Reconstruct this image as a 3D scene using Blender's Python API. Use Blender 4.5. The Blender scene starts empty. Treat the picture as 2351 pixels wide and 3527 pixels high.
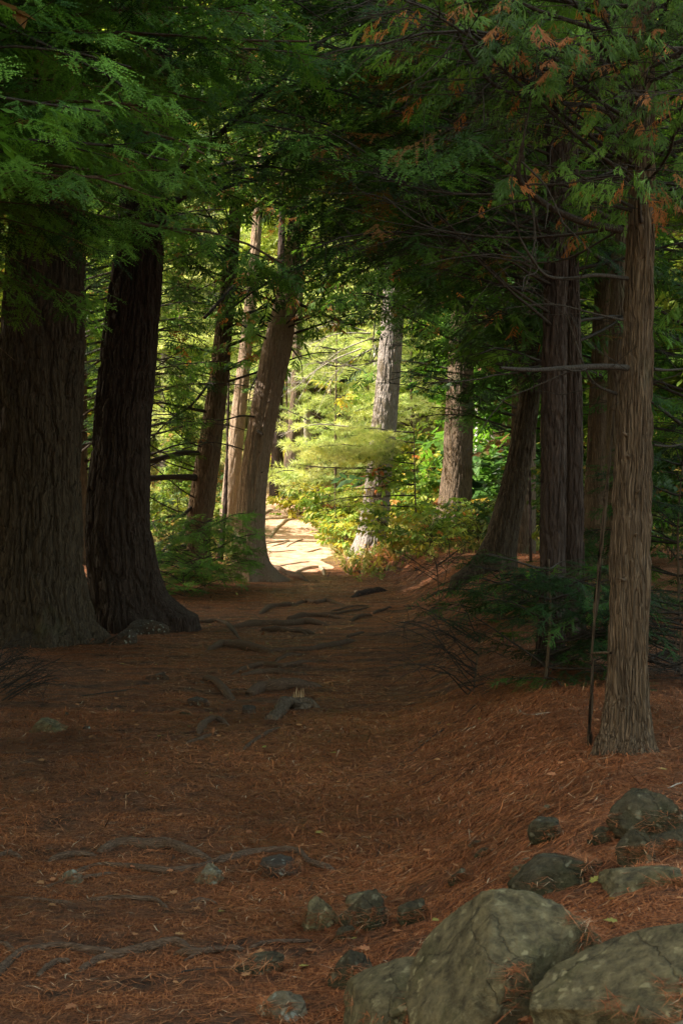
import bpy, math, random
import numpy as np
from mathutils import Vector

# ------------------------------------------------------------------ camera, light, exposure
SC = bpy.context.scene
COL = SC.collection
PITCH = math.radians(1.333)
CAMZ = 1.5
FPX = 3267.0                      # focal length in 1568x2352 picture units
cam = bpy.data.cameras.new('camera'); cam.lens = 50.0; cam.sensor_fit = 'VERTICAL'; cam.sensor_height = 36.0
cam.clip_start = 0.1; cam.clip_end = 2000
cam.dof.use_dof = True; cam.dof.focus_distance = 17.0; cam.dof.aperture_fstop = 16.0
camo = bpy.data.objects.new('camera', cam); COL.objects.link(camo)
camo.location = (0, 0, CAMZ); camo.rotation_euler = (math.radians(90) - PITCH, 0, 0)
SC.camera = camo

SUN_EL = math.radians(44); SUN_AZ = math.radians(-100)   # azimuth from +Y, clockwise: light comes from the left
W = bpy.data.worlds.new('World'); SC.world = W; W.use_nodes = True
nt = W.node_tree; nt.nodes.clear()
sky = nt.nodes.new('ShaderNodeTexSky'); sky.sky_type = 'NISHITA'; sky.sun_disc = False
sky.sun_elevation = SUN_EL; sky.sun_rotation = SUN_AZ; sky.air_density = 1.3; sky.dust_density = 3.0; sky.ozone_density = 0.6
bg = nt.nodes.new('ShaderNodeBackground'); bg.inputs[1].default_value = 0.15
wo = nt.nodes.new('ShaderNodeOutputWorld'); wt = nt.nodes.new('ShaderNodeMix'); wt.data_type = 'RGBA'; wt.blend_type = 'MULTIPLY'; wt.inputs[0].default_value = 1.0; wt.inputs[7].default_value = (1.0, .88, .64, 1)   # daylight white balance
nt.links.new(sky.outputs[0], wt.inputs[6]); nt.links.new(wt.outputs[2], bg.inputs[0]); nt.links.new(bg.outputs[0], wo.inputs[0])
sd = Vector((math.sin(SUN_AZ) * math.cos(SUN_EL), math.cos(SUN_AZ) * math.cos(SUN_EL), math.sin(SUN_EL)))
sun = bpy.data.lights.new('sun', 'SUN'); sun.energy = 3.2; sun.angle = math.radians(0.5); sun.color = (1.0, 0.94, 0.85)
suno = bpy.data.objects.new('sun', sun); COL.objects.link(suno)
suno.rotation_euler = sd.to_track_quat('Z', 'Y').to_euler(); suno.location = (-20, 10, 30)
SC.view_settings.view_transform = 'Standard'; SC.view_settings.look = 'None'
SC.view_settings.exposure = 1.95; SC.view_settings.gamma = 1.0
cy = SC.cycles
cy.max_bounces = 8; cy.diffuse_bounces = 6; cy.glossy_bounces = 2; cy.transmission_bounces = 6; cy.transparent_max_bounces = 4
cy.use_denoising = True; cy.caustics_reflective = False; cy.caustics_refractive = False
cy.sample_clamp_indirect = 8.0

rng = np.random.default_rng(7)
random.seed(7)

# ------------------------------------------------------------------ numpy helpers
def _h(ix, iy, iz):
    with np.errstate(over='ignore'):
        n = (ix.astype(np.int64) * 374761393 + iy.astype(np.int64) * 668265263 + iz.astype(np.int64) * 2147483647 + 1013904223) & 0xFFFFFFFF
        n = ((n ^ (n >> 13)) * 1274126177) & 0xFFFFFFFF
        n = ((n ^ (n >> 16)) * 2246822519) & 0xFFFFFFFF
        n = n ^ (n >> 15)
    return n / 4294967295.0
def vn(x, y, z=0.0):
    x = np.asarray(x, float); y = np.asarray(y, float); z = np.zeros_like(x) + z
    x0 = np.floor(x); y0 = np.floor(y); z0 = np.floor(z)
    fx = x - x0; fy = y - y0; fz = z - z0
    fx = fx*fx*(3-2*fx); fy = fy*fy*(3-2*fy); fz = fz*fz*(3-2*fz)
    r = 0
    for a in (0, 1):
        wx = fx if a else 1 - fx
        for b in (0, 1):
            wy = fy if b else 1 - fy
            for c in (0, 1):
                wz = fz if c else 1 - fz
                r = r + wx*wy*wz*_h(x0+a, y0+b, z0+c)
    return r
def fbm(x, y, z=0.0, o=3):
    r = 0; amp = 0.5; s = 1.0; t = 0
    for i in range(o):
        r = r + amp * vn(np.asarray(x)*s + 17.3*i, np.asarray(y)*s + 5.1*i, np.asarray(z)*s + 9.7*i); t += amp
        amp *= 0.5; s *= 2.03
    return r / t
def sstep(a, b, x):
    t = np.clip((np.asarray(x, float) - a) / (b - a), 0, 1); return t*t*(3-2*t)

# terrain: a level needle floor, a bank rising on the right, a hill rising beyond the bend
def gz(x, y, fine=True):
    x = np.asarray(x, float); y = np.asarray(y, float)
    z = np.interp(y, [0, 21, 24, 26, 30, 36, 42, 50, 80, 150, 260], [0, .0, .0, .07, .36, .95, 1.6, 2.4, 4.9, 10.8, 16.3])
    b0 = np.interp(y, [2.5, 6, 12, 20, 25, 35], [-.25, .0, .55, .7, -.25, .1])
    bw = np.interp(y, [3, 6, 12, 25], [.95, 1.25, 1.2, .9])
    bh = np.interp(y, [2, 4.6, 6.2, 9, 15, 20, 25, 40], [.42, .40, .31, .28, .5, .45, .28, .5])
    z = z + bh * sstep(0, 1, (x - b0) / bw) + 0.06 * np.clip(x - 2.0, 0, 30) * sstep(2, 8, x)
    z = z + 0.12 * sstep(-3.0, -6.0, x) + 0.12 * sstep(16, 22, y) * sstep(-1.4, -2.4, x) * sstep(40, 26, y)
    if fine:
        z = z + 0.10 * (fbm(x*0.55, y*0.4, 3.0, 2) - 0.5) * sstep(0, 5, y) + 0.035 * (fbm(x*2.6, y*1.5, 8.0, 3) - 0.5)
    return z
def ray(px, py):
    u = (px - 784) / FPX; v = (1176 - py) / FPX
    ca, sa = math.cos(PITCH), math.sin(PITCH)
    return np.array([u, ca + v*sa, -sa + v*ca])
def P(px, py, Y):
    d = ray(px, py); t = Y / d[1]; return np.array([d[0]*t, Y, CAMZ + d[2]*t])
def G(px, py):
    d = ray(px, py); ts = np.linspace(1.5, 90, 3000)
    pts = d[None]*ts[:, None]; h = CAMZ + pts[:, 2] - gz(pts[:, 0], pts[:, 1])
    i = int(np.argmax(h < 0)) if (h < 0).any() else len(ts) - 1
    t0, t1 = ts[max(i-1, 0)], ts[i]
    for _ in range(20):
        t = (t0+t1)/2; p = d*t
        if CAMZ + p[2] - float(gz(p[0], p[1])) < 0: t1 = t
        else: t0 = t
    p = d*t1; return np.array([p[0], p[1], CAMZ + p[2]])
def proj(p):
    ca, sa = math.cos(PITCH), math.sin(PITCH)
    x = p[:, 0]; y = p[:, 1]; z = p[:, 2] - CAMZ
    dep = np.maximum(y*ca - z*sa, 1e-3); up = y*sa + z*ca
    return 784 + FPX*x/dep, 1176 - FPX*up/dep, y

def mesh_obj(name, co, faces, k, mat, parent=None, attrs=None, smooth=False, label=None, cat=None, group=None, kind=None):
    me = bpy.data.meshes.new(name)
    co = np.ascontiguousarray(co, dtype=np.float32); faces = np.ascontiguousarray(faces, dtype=np.int32)
    n = len(faces)
    me.vertices.add(len(co)); me.vertices.foreach_set('co', co.ravel())
    me.loops.add(n*k); me.loops.foreach_set('vertex_index', faces.ravel())
    me.polygons.add(n); me.polygons.foreach_set('loop_start', np.arange(0, n*k, k, dtype=np.int32))
    if smooth: me.polygons.foreach_set('use_smooth', np.ones(n, dtype=bool))
    if attrs:
        for an, (dom, arr) in attrs.items():
            a = me.attributes.new(an, 'FLOAT', dom); a.data.foreach_set('value', np.ascontiguousarray(arr, dtype=np.float32))
    me.update(calc_edges=True)
    me.materials.append(mat)
    o = bpy.data.objects.new(name, me); COL.objects.link(o)
    if parent is not None: o.parent = parent
    tag(o, label, cat, group, kind)
    return o
def tag(o, label=None, cat=None, group=None, kind=None):
    if label: o['label'] = label
    if cat: o['category'] = cat
    if group: o['group'] = group
    if kind: o['kind'] = kind
def empty(name, loc, label, cat, group=None):
    o = bpy.data.objects.new(name, None); COL.objects.link(o); o.location = loc; o.empty_display_size = 0.2
    tag(o, label, cat, group); return o

# ------------------------------------------------------------------ materials
def mat_new(name):
    m = bpy.data.materials.new(name); m.use_nodes = True
    n = m.node_tree; n.nodes.clear()
    out = n.nodes.new('ShaderNodeOutputMaterial')
    return m, n, out
def ramp(n, stops, inter='LINEAR'):
    r = n.nodes.new('ShaderNodeValToRGB'); cr = r.color_ramp; cr.interpolation = inter
    while len(cr.elements) > 1: cr.elements.remove(cr.elements[-1])
    cr.elements[0].position = stops[0][0]; cr.elements[0].color = (*stops[0][1], 1)
    for p, c in stops[1:]:
        e = cr.elements.new(p); e.color = (*c, 1)
    return r
def noise(n, vec, scale, detail=3, rough=0.55, dist=0.0):
    t = n.nodes.new('ShaderNodeTexNoise'); t.inputs['Scale'].default_value = scale; t.inputs['Detail'].default_value = detail
    t.inputs['Roughness'].default_value = rough; t.inputs['Distortion'].default_value = dist
    n.links.new(vec, t.inputs['Vector']); return t
def mapping(n, scale=(1, 1, 1), rot=(0, 0, 0), src='Object'):
    tc = n.nodes.new('ShaderNodeTexCoord'); mp = n.nodes.new('ShaderNodeMapping')
    mp.inputs['Scale'].default_value = scale; mp.inputs['Rotation'].default_value = rot
    n.links.new(tc.outputs[src], mp.inputs['Vector']); return mp.outputs[0]
def mix(n, a, b, fac, typ='MIX'):
    m = n.nodes.new('ShaderNodeMix'); m.data_type = 'RGBA'; m.blend_type = typ
    for sock, v in ((m.inputs[0], fac), (m.inputs[6], a), (m.inputs[7], b)):
        if hasattr(v, 'links') or hasattr(v, 'is_linked'): n.links.new(v, sock)
        elif isinstance(v, tuple): sock.default_value = (*v, 1)
        else: sock.default_value = v
    return m.outputs[2]
def leaf_mat(name, stops, trans=0.35, rough=0.5, spec=0.35):
    m, n, out = mat_new(name)
    at = n.nodes.new('ShaderNodeAttribute'); at.attribute_name = 'tint'
    r = ramp(n, stops); n.links.new(at.outputs['Fac'], r.inputs[0])
    nz = noise(n, mapping(n, (1, 1, 1)), 0.9, 2)
    hsv = n.nodes.new('ShaderNodeHueSaturation'); n.links.new(r.outputs[0], hsv.inputs['Color'])
    mr = n.nodes.new('ShaderNodeMapRange'); mr.inputs[1].default_value = .3; mr.inputs[2].default_value = .7; mr.inputs[3].default_value = .6; mr.inputs[4].default_value = 1.45
    n.links.new(nz.outputs[0], mr.inputs[0]); n.links.new(mr.outputs[0], hsv.inputs['Value'])
    p = n.nodes.new('ShaderNodeBsdfPrincipled'); p.inputs['Roughness'].default_value = rough; p.inputs['Specular IOR Level'].default_value = spec
    n.links.new(hsv.outputs[0], p.inputs['Base Color'])
    t = n.nodes.new('ShaderNodeBsdfTranslucent')
    g = mix(n, hsv.outputs[0], (1.0, 1.0, 0.55), 1.0, 'MULTIPLY')
    n.links.new(g, t.inputs['Color'])
    ms = n.nodes.new('ShaderNodeMixShader'); ms.inputs[0].default_value = trans
    n.links.new(p.outputs[0], ms.inputs[1]); n.links.new(t.outputs[0], ms.inputs[2]); n.links.new(ms.outputs[0], out.inputs[0])
    return m
# tint 0..0.8 live foliage, 0.85..1 dead foliage
M = {}
M['hemlock'] = leaf_mat('hemlock_needles', [(0, (.018, .045, .014)), (.35, (.055, .14, .028)), (.8, (.18, .37, .055)), (.86, (.16, .10, .03)), (1, (.30, .13, .04))], trans=.48)
M['cedar'] = leaf_mat('cedar_sprays', [(0, (.045, .10, .02)), (.4, (.09, .19, .03)), (.8, (.16, .31, .05)), (.85, (.34, .15, .045)), (1, (.52, .20, .07))], trans=.48)
M['pine'] = leaf_mat('pine_needles', [(0, (.26, .36, .11)), (.5, (.46, .55, .20)), (.8, (.64, .67, .30)), (1, (.50, .42, .12))], trans=.42)  # needles paled so their colour carries the bright haze over the bend
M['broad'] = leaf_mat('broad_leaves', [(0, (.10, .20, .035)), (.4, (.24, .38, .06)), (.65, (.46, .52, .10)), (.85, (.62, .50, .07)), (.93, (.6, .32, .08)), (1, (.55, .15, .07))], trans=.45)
M['broad_dark'] = leaf_mat('shade_tinted_shrub_leaves', [(0, (.04, .09, .02)), (.5, (.10, .17, .035)), (.8, (.22, .26, .05)), (.9, (.42, .28, .06)), (1, (.42, .16, .06))], trans=.35)  # shade on the shrubs off the bend, put into a darker leaf colour
M['lush'] = leaf_mat('woodland_foliage', [(0, (.08, .15, .025)), (.4, (.20, .31, .05)), (.8, (.40, .47, .09)), (.9, (.48, .34, .07)), (1, (.5, .2, .08))], trans=.4)
M['herb'] = leaf_mat('undergrowth_leaves', [(0, (.12, .18, .04)), (.4, (.30, .33, .08)), (.7, (.52, .43, .12)), (.88, (.58, .32, .14)), (1, (.50, .20, .10))], trans=.35)
M['needle'] = leaf_mat('dry_needles', [(0, (.05, .02, .011)), (.45, (.28, .092, .035)), (.8, (.54, .20, .072)), (.92, (.62, .37, .20)), (1, (.6, .47, .31))], trans=.0, spec=.3)

def bark_mat(name, c0, c1, c2, sx=26, sz=3.2, bump=.9, lich=None, lf=.6, sy=None):
    m, n, out = mat_new(name)
    v = mapping(n, (1, 1, 1))
    dn = noise(n, v, 5, 2)
    add = n.nodes.new('ShaderNodeVectorMath'); add.operation = 'MULTIPLY_ADD'
    n.links.new(dn.outputs['Color'], add.inputs[0]); add.inputs[1].default_value = (.05, .05, .12); n.links.new(v, add.inputs[2])
    mp = n.nodes.new('ShaderNodeMapping'); mp.inputs['Scale'].default_value = (sx, sy or sx, sz); n.links.new(add.outputs[0], mp.inputs['Vector'])
    vo = n.nodes.new('ShaderNodeTexVoronoi'); vo.feature = 'DISTANCE_TO_EDGE'; vo.inputs['Scale'].default_value = 1.0
    n.links.new(mp.outputs[0], vo.inputs['Vector'])
    fine = noise(n, mp.outputs[0], 2.2, 5, .65)
    big = noise(n, v, 1.3, 3)
    cr = ramp(n, [(0.28, c0), (.5, c1), (.74, c2)]); n.links.new(fine.outputs[0], cr.inputs[0])
    col = cr.outputs[0]
    if lich:
        lr = ramp(n, [(lf, (0, 0, 0)), (lf+.1, (1, 1, 1))]); n.links.new(big.outputs[0], lr.inputs[0])
        col = mix(n, col, lich, lr.outputs[0])
    p = n.nodes.new('ShaderNodeBsdfPrincipled'); p.inputs['Roughness'].default_value = .85; p.inputs['Specular IOR Level'].default_value = .25
    n.links.new(col, p.inputs['Base Color'])
    mm = n.nodes.new('ShaderNodeMath'); mm.operation = 'MULTIPLY_ADD'; mr = ramp(n, [(0, (0, 0, 0)), (.18, (1, 1, 1))]); n.links.new(vo.outputs[0], mr.inputs[0])
    n.links.new(fine.outputs[0], mm.inputs[0]); mm.inputs[1].default_value = .6; n.links.new(mr.outputs[0], mm.inputs[2])
    b = n.nodes.new('ShaderNodeBump'); b.inputs['Strength'].default_value = bump; b.inputs['Distance'].default_value = .012
    n.links.new(mm.outputs[0], b.inputs['Height']); n.links.new(b.outputs[0], p.inputs['Normal'])
    n.links.new(p.outputs[0], out.inputs[0]); return m
M['bark_pine'] = bark_mat('old_pine_bark', (.020, .014, .009), (.058, .042, .028), (.12, .09, .062), lich=(.075, .07, .036), lf=.62)
M['bark_dark'] = bark_mat('dark_reddish_bark', (.016, .010, .008), (.042, .027, .021), (.085, .058, .046))
M['bark_cedar'] = bark_mat('stringy_cedar_bark', (.040, .026, .016), (.125, .084, .052), (.25, .175, .112), 70, 2.2, 1.0, (.12, .12, .07), .58)
M['bark_smooth'] = bark_mat('weathered_cedar_bark', (.12, .082, .056), (.28, .20, .142), (.45, .35, .265), 60, 1.6, .8)
M['bark_grey'] = bark_mat('grey_furrowed_bark', (.12, .102, .09), (.28, .245, .22), (.48, .43, .41), 30, 5, 1.0)
M['bark_pale'] = bark_mat('pale_birch_bark', (.30, .27, .25), (.55, .52, .49), (.8, .77, .74), 14, 16, .5)
M['bark_brown'] = bark_mat('brown_trunk_bark', (.045, .031, .02), (.12, .085, .056), (.21, .155, .11), 30, 3.5, .9, (.12, .14, .07), .6)
M['twig'] = bark_mat('dead_twig_bark', (.018, .014, .011), (.04, .032, .025), (.085, .07, .06), 60, 20, .4)
M['twig_pale'] = bark_mat('pale_twig_bark', (.25, .22, .18), (.42, .38, .32), (.6, .56, .5), 60, 20, .4)
M['root'] = bark_mat('worn_root_bark', (.04, .023, .014), (.105, .064, .04), (.22, .145, .095), 7, 80, .6, sy=70)
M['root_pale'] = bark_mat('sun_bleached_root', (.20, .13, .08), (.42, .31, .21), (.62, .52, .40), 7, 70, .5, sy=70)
M['wood_raw'] = bark_mat('raw_split_wood', (.20, .12, .06), (.36, .24, .13), (.52, .38, .23), 60, 8, .5)

def rock_mat(name, a, b, moss, mf, lichen=(.38, .42, .36)):
    m, n, out = mat_new(name)
    v = mapping(n)
    n1 = noise(n, v, 26, 6, .7, .3); n2 = noise(n, v, 4.5, 6, .75); n3 = noise(n, v, 60, 6, .75)
    c = ramp(n, [(.34, a), (.66, b)]); n.links.new(n1.outputs[0], c.inputs[0])
    mr = ramp(n, [(mf, (0, 0, 0)), (mf + .2, (.85, .85, .85))]); n.links.new(n2.outputs[0], mr.inputs[0])
    mc = mix(n, tuple(x*.4 for x in moss), tuple(x*1.5 for x in moss), n3.outputs[0])
    col = mix(n, c.outputs[0], mc, mr.outputs[0])
    lr = ramp(n, [(.58, (0, 0, 0)), (.66, (.75, .75, .75))]); n4 = noise(n, v, 38, 6, .75, .3); n.links.new(n4.outputs[0], lr.inputs[0])
    l2 = n.nodes.new('ShaderNodeMath'); l2.operation = 'MULTIPLY'; n.links.new(lr.outputs[0], l2.inputs[0]); n.links.new(n1.outputs[0], l2.inputs[1])
    col = mix(n, col, lichen, l2.outputs[0])
    # crusty lichen rosettes and grit-filled cracks
    dn = noise(n, v, 9, 4, .6); ad = n.nodes.new('ShaderNodeVectorMath'); ad.operation = 'MULTIPLY_ADD'; n.links.new(dn.outputs['Color'], ad.inputs[0]); ad.inputs[1].default_value = (.12, .12, .12); n.links.new(v, ad.inputs[2])
    vl = n.nodes.new('ShaderNodeTexVoronoi'); vl.inputs['Scale'].default_value = 24; n.links.new(ad.outputs[0], vl.inputs['Vector'])
    lr2 = ramp(n, [(.16, (.8, .8, .8)), (.30, (0, 0, 0))]); n.links.new(vl.outputs['Distance'], lr2.inputs[0])
    l3 = n.nodes.new('ShaderNodeMath'); l3.operation = 'MULTIPLY'; n.links.new(lr2.outputs[0], l3.inputs[0]); lm = ramp(n, [(.42, (0, 0, 0)), (.52, (1, 1, 1))]); n.links.new(n2.outputs[0], lm.inputs[0]); n.links.new(lm.outputs[0], l3.inputs[1])
    col = mix(n, col, tuple(min(1, q*1.25) for q in lichen), l3.outputs[0])
    vc = n.nodes.new('ShaderNodeTexVoronoi'); vc.feature = 'DISTANCE_TO_EDGE'; vc.inputs['Scale'].default_value = 2.1; n.links.new(ad.outputs[0], vc.inputs['Vector'])
    cr_ = ramp(n, [(.0, (.45, .45, .45)), (.006, (0, 0, 0))]); n.links.new(vc.outputs['Distance'], cr_.inputs[0])
    col = mix(n, col, (.03, .022, .014), cr_.outputs[0])
    p = n.nodes.new('ShaderNodeBsdfPrincipled'); p.inputs['Roughness'].default_value = .8; p.inputs['Specular IOR Level'].default_value = .3
    n.links.new(col, p.inputs['Base Color'])
    mm = n.nodes.new('ShaderNodeMath'); mm.operation = 'MULTIPLY_ADD'; n.links.new(n3.outputs[0], mm.inputs[0]); mm.inputs[1].default_value = .7; sb = n.nodes.new('ShaderNodeMath'); sb.operation = 'SUBTRACT'; n.links.new(n1.outputs[0], sb.inputs[0]); n.links.new(cr_.outputs[0], sb.inputs[1]); n.links.new(sb.outputs[0], mm.inputs[2])
    bp = n.nodes.new('ShaderNodeBump'); bp.inputs['Strength'].default_value = 1.0; bp.inputs['Distance'].default_value = .03
    n.links.new(mm.outputs[0], bp.inputs['Height']); n.links.new(bp.outputs[0], p.inputs['Normal']); n.links.new(p.outputs[0], out.inputs[0])
    return m
M['rock'] = rock_mat('olive_grey_rock', (.06, .05, .028), (.28, .235, .125), (.095, .092, .032), .50, (.36, .32, .18))
M['rock_moss'] = rock_mat('mossy_rock', (.036, .030, .016), (.13, .108, .062), (.036, .042, .013), .46, (.21, .20, .13))
M['rock_pale'] = rock_mat('pale_rock', (.12, .10, .062), (.30, .26, .17), (.12, .115, .055), .56)
M['rock_brown'] = rock_mat('soil_stained_rock', (.045, .033, .024), (.10, .078, .058), (.12, .06, .03), .50)

def ground_mat():
    m, n, out = mat_new('needle_covered_soil')
    v = mapping(n); vs = mapping(n, (1.0, 2.6, 1.0), (0, 0, .5)); vf = mapping(n, (40, 190, 60), (0, 0, .25)); vf2 = mapping(n, (150, 36, 60), (0, 0, .35))
    a = noise(n, vf, 1.0, 3, .6); a2 = noise(n, vf2, 1.0, 3, .6); b = noise(n, vs, 1.6, 5, .62); c = noise(n, v, 0.35, 2); e = noise(n, v, 9, 5, .7)
    mx = n.nodes.new('ShaderNodeMath'); mx.operation = 'MAXIMUM'; n.links.new(a.outputs[0], mx.inputs[0]); n.links.new(a2.outputs[0], mx.inputs[1])
    r = ramp(n, [(.40, (.034, .014, .008)), (.50, (.20, .064, .024)), (.60, (.52, .18, .062)), (.72, (.70, .36, .17))]); n.links.new(mx.outputs[0], r.inputs[0])
    br = ramp(n, [(.40, (0, 0, 0)), (.62, (1, 1, 1))]); n.links.new(b.outputs[0], br.inputs[0])
    soil = ramp(n, [(.35, (.045, .024, .015)), (.68, (.24, .125, .072))]); n.links.new(e.outputs[0], soil.inputs[0])
    m1 = mix(n, soil.outputs[0], r.outputs[0], br.outputs[0])
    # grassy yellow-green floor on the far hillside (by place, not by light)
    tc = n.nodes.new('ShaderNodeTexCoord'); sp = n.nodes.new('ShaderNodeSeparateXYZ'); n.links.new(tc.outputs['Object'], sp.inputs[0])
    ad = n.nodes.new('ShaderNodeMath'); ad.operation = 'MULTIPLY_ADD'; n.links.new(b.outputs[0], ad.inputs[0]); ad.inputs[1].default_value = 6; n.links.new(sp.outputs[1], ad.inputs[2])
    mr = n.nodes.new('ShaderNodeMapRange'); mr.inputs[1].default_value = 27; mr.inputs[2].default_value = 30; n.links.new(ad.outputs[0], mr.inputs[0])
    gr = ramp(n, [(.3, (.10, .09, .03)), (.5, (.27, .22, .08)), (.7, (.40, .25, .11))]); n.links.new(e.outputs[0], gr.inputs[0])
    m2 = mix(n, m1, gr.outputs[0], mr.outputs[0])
    p = n.nodes.new('ShaderNodeBsdfPrincipled'); p.inputs['Roughness'].default_value = .9; p.inputs['Specular IOR Level'].default_value = .2
    n.links.new(m2, p.inputs['Base Color'])
    mm = n.nodes.new('ShaderNodeMath'); mm.operation = 'MULTIPLY_ADD'; n.links.new(e.outputs[0], mm.inputs[0]); mm.inputs[1].default_value = 2.2; n.links.new(mx.outputs[0], mm.inputs[2])
    bp = n.nodes.new('ShaderNodeBump'); bp.inputs['Strength'].default_value = 1.0; bp.inputs['Distance'].default_value = .04
    n.links.new(mm.outputs[0], bp.inputs['Height']); n.links.new(bp.outputs[0], p.inputs['Normal']); n.links.new(p.outputs[0], out.inputs[0])
    return m
M['ground'] = ground_mat()
def path_mat():
    m, n, out = mat_new('trodden_sandy_soil')
    v = mapping(n); e = noise(n, v, 6, 6, .7); f = noise(n, v, 45, 3, .6)
    r = ramp(n, [(.36, (.30, .15, .085)), (.5, (.52, .32, .20)), (.64, (.66, .48, .34))]); n.links.new(e.outputs[0], r.inputs[0])
    p = n.nodes.new('ShaderNodeBsdfPrincipled'); p.inputs['Roughness'].default_value = .9
    n.links.new(r.outputs[0], p.inputs['Base Color'])
    bp = n.nodes.new('ShaderNodeBump'); bp.inputs['Strength'].default_value = .6; bp.inputs['Distance'].default_value = .03
    n.links.new(e.outputs[0], bp.inputs['Height']); n.links.new(bp.outputs[0], p.inputs['Normal']); n.links.new(p.outputs[0], out.inputs[0]); return m
M['path'] = path_mat()

# ------------------------------------------------------------------ ground and path
def grid(xs, ys, zf):
    X, Y = np.meshgrid(xs, ys); Z = zf(X, Y)
    co = np.stack([X, Y, Z], -1).reshape(-1, 3); nx = len(xs)
    i = (np.arange(len(ys)-1)[:, None]*nx + np.arange(nx-1)[None]).ravel()
    return co, np.stack([i, i+1, i+1+nx, i+nx], -1)
def gfine(x, y):
    z = gz(x, y)
    near = sstep(16, 8, y)
    return z + near*(0.034*(fbm(x*7, y*8, 1, 3) - .5) + .010*(vn(x*36, y*50, 2) - .5))
sgn = lambda a: np.sign(a)*np.abs(a)
tx = np.linspace(-1, 1, 420); xs = 3.2*tx + 230*np.sign(tx)*np.abs(tx)**7
ys = np.concatenate([np.linspace(-12, 2.4, 20), np.linspace(2.45, 12, 330), np.linspace(12.05, 26, 230), np.linspace(26.2, 60, 130), np.linspace(61, 320, 60)])
co, f = grid(xs, ys, gfine)
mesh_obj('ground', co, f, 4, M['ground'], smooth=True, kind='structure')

def path_mid(y): return np.interp(y, [22, 25, 28, 32, 36, 40], [-.65, -1.0, -1.15, -1.15, -1.3, -2.4])
ys = np.linspace(22.8, 41, 150); ts = np.linspace(-1, 1, 36)
PY, PT = np.meshgrid(ys, ts, indexing='ij')
wid = np.interp(PY, [22.8, 24, 27, 33, 41], [.25, .85, 1.05, .95, .6]) * (0.85 + .35*vn(PY*.9, np.sign(PT)*5+9, 2))
PX = path_mid(PY) + PT*wid
PZ = gz(PX, PY) + .02*(1-np.abs(PT)**6) - .012 + .022*(fbm(PX*2.2, PY*1.4, 5, 4) - .5)*(1-PT**4)
nx = len(ts); i = (np.arange(len(ys)-1)[:, None]*nx + np.arange(nx-1)[None]).ravel()
mesh_obj('path', np.stack([PX, PY, PZ], -1).reshape(-1, 3), np.stack([i, i+1, i+1+nx, i+nx], -1), 4, M['path'], smooth=True, kind='structure')

# ------------------------------------------------------------------ tubes
def catmull(pts, per=6):
    pts = np.asarray(pts, float)
    if len(pts) < 3:
        t = np.linspace(0, 1, per+1)[:, None]; return pts[0]*(1-t) + pts[-1]*t
    p = np.vstack([2*pts[0]-pts[1], pts, 2*pts[-1]-pts[-2]]); out = []
    for i in range(1, len(p)-2):
        t = np.linspace(0, 1, per, endpoint=False)[:, None]
        a, b, c, d = p[i-1], p[i], p[i+1], p[i+2]
        out.append(.5*((2*b) + (c-a)*t + (2*a-5*b+4*c-d)*t*t + (3*b-a-3*c+d)*t**3))
    out.append(pts[-1][None]); return np.vstack(out)
class Tubes:
    def __init__(s): s.v = []; s.f = []; s.n = 0
    def add(s, pts, rad, k=5, lump=0.0, seed=0, cap=False):
        pts = np.asarray(pts, float); m = len(pts); rad = np.broadcast_to(rad, (m,)).astype(float)
        t = np.gradient(pts, axis=0); t /= np.linalg.norm(t, axis=1)[:, None] + 1e-9
        ref = np.tile(np.array([0.013, 0.02, 1.0]), (m, 1)); ref[np.abs(t[:, 2]) > .9] = (1, 0, 0.02) if abs(t[:, 2]).mean() > .9 else (0.3, .9, .1)
        a = np.cross(t, ref); a /= np.linalg.norm(a, axis=1)[:, None] + 1e-9; b = np.cross(a, t)
        th = np.arange(k)*2*math.pi/k
        r = rad[:, None]*np.ones((m, k))
        if lump: r = r*(1 + lump*(vn(np.cos(th)[None]*1.3 + seed*3.1 + np.zeros((m, 1)), np.sin(th)[None]*1.3 + np.zeros((m, 1)), np.arange(m)[:, None]*.35 + np.zeros((1, k)) + seed) - .5)*2)
        V = pts[:, None] + r[..., None]*(np.cos(th)[None, :, None]*a[:, None] + np.sin(th)[None, :, None]*b[:, None])
        i = np.arange(m-1)[:, None]*k; j = np.arange(k)[None]; j2 = (j+1) % k
        F = np.stack([i+j, i+j2, i+k+j2, i+k+j], -1).reshape(-1, 4) + s.n
        s.v.append(V.reshape(-1, 3)); s.f.append(F); s.n += m*k
        if cap:
            s.v.append(np.array([pts[0] - t[0]*rad[0]*.3, pts[-1] + t[-1]*rad[-1]*.3])); base = s.n - m*k
            for q in range(k): 
                pass
            F0 = np.stack([np.full(k, s.n), base + (np.arange(k)+1) % k, base + np.arange(k), base + np.arange(k)], -1)
            F1 = np.stack([np.full(k, s.n+1), base+(m-1)*k + np.arange(k), base+(m-1)*k + (np.arange(k)+1) % k, base+(m-1)*k + (np.arange(k)+1) % k], -1)
            s.capf = getattr(s, 'capf', []) + [F0[:, :3], F1[:, :3]]; s.n += 2
    def build(s, name, mat, parent=None, **kw):
        if not s.v: return None
        v = np.vstack(s.v); q = np.vstack(s.f)
        tri = np.vstack([q[:, [0, 1, 2]], q[:, [0, 2, 3]]] + getattr(s, 'capf', []))
        return mesh_obj(name, v, tri, 3, mat, parent, smooth=True, **kw)

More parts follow.
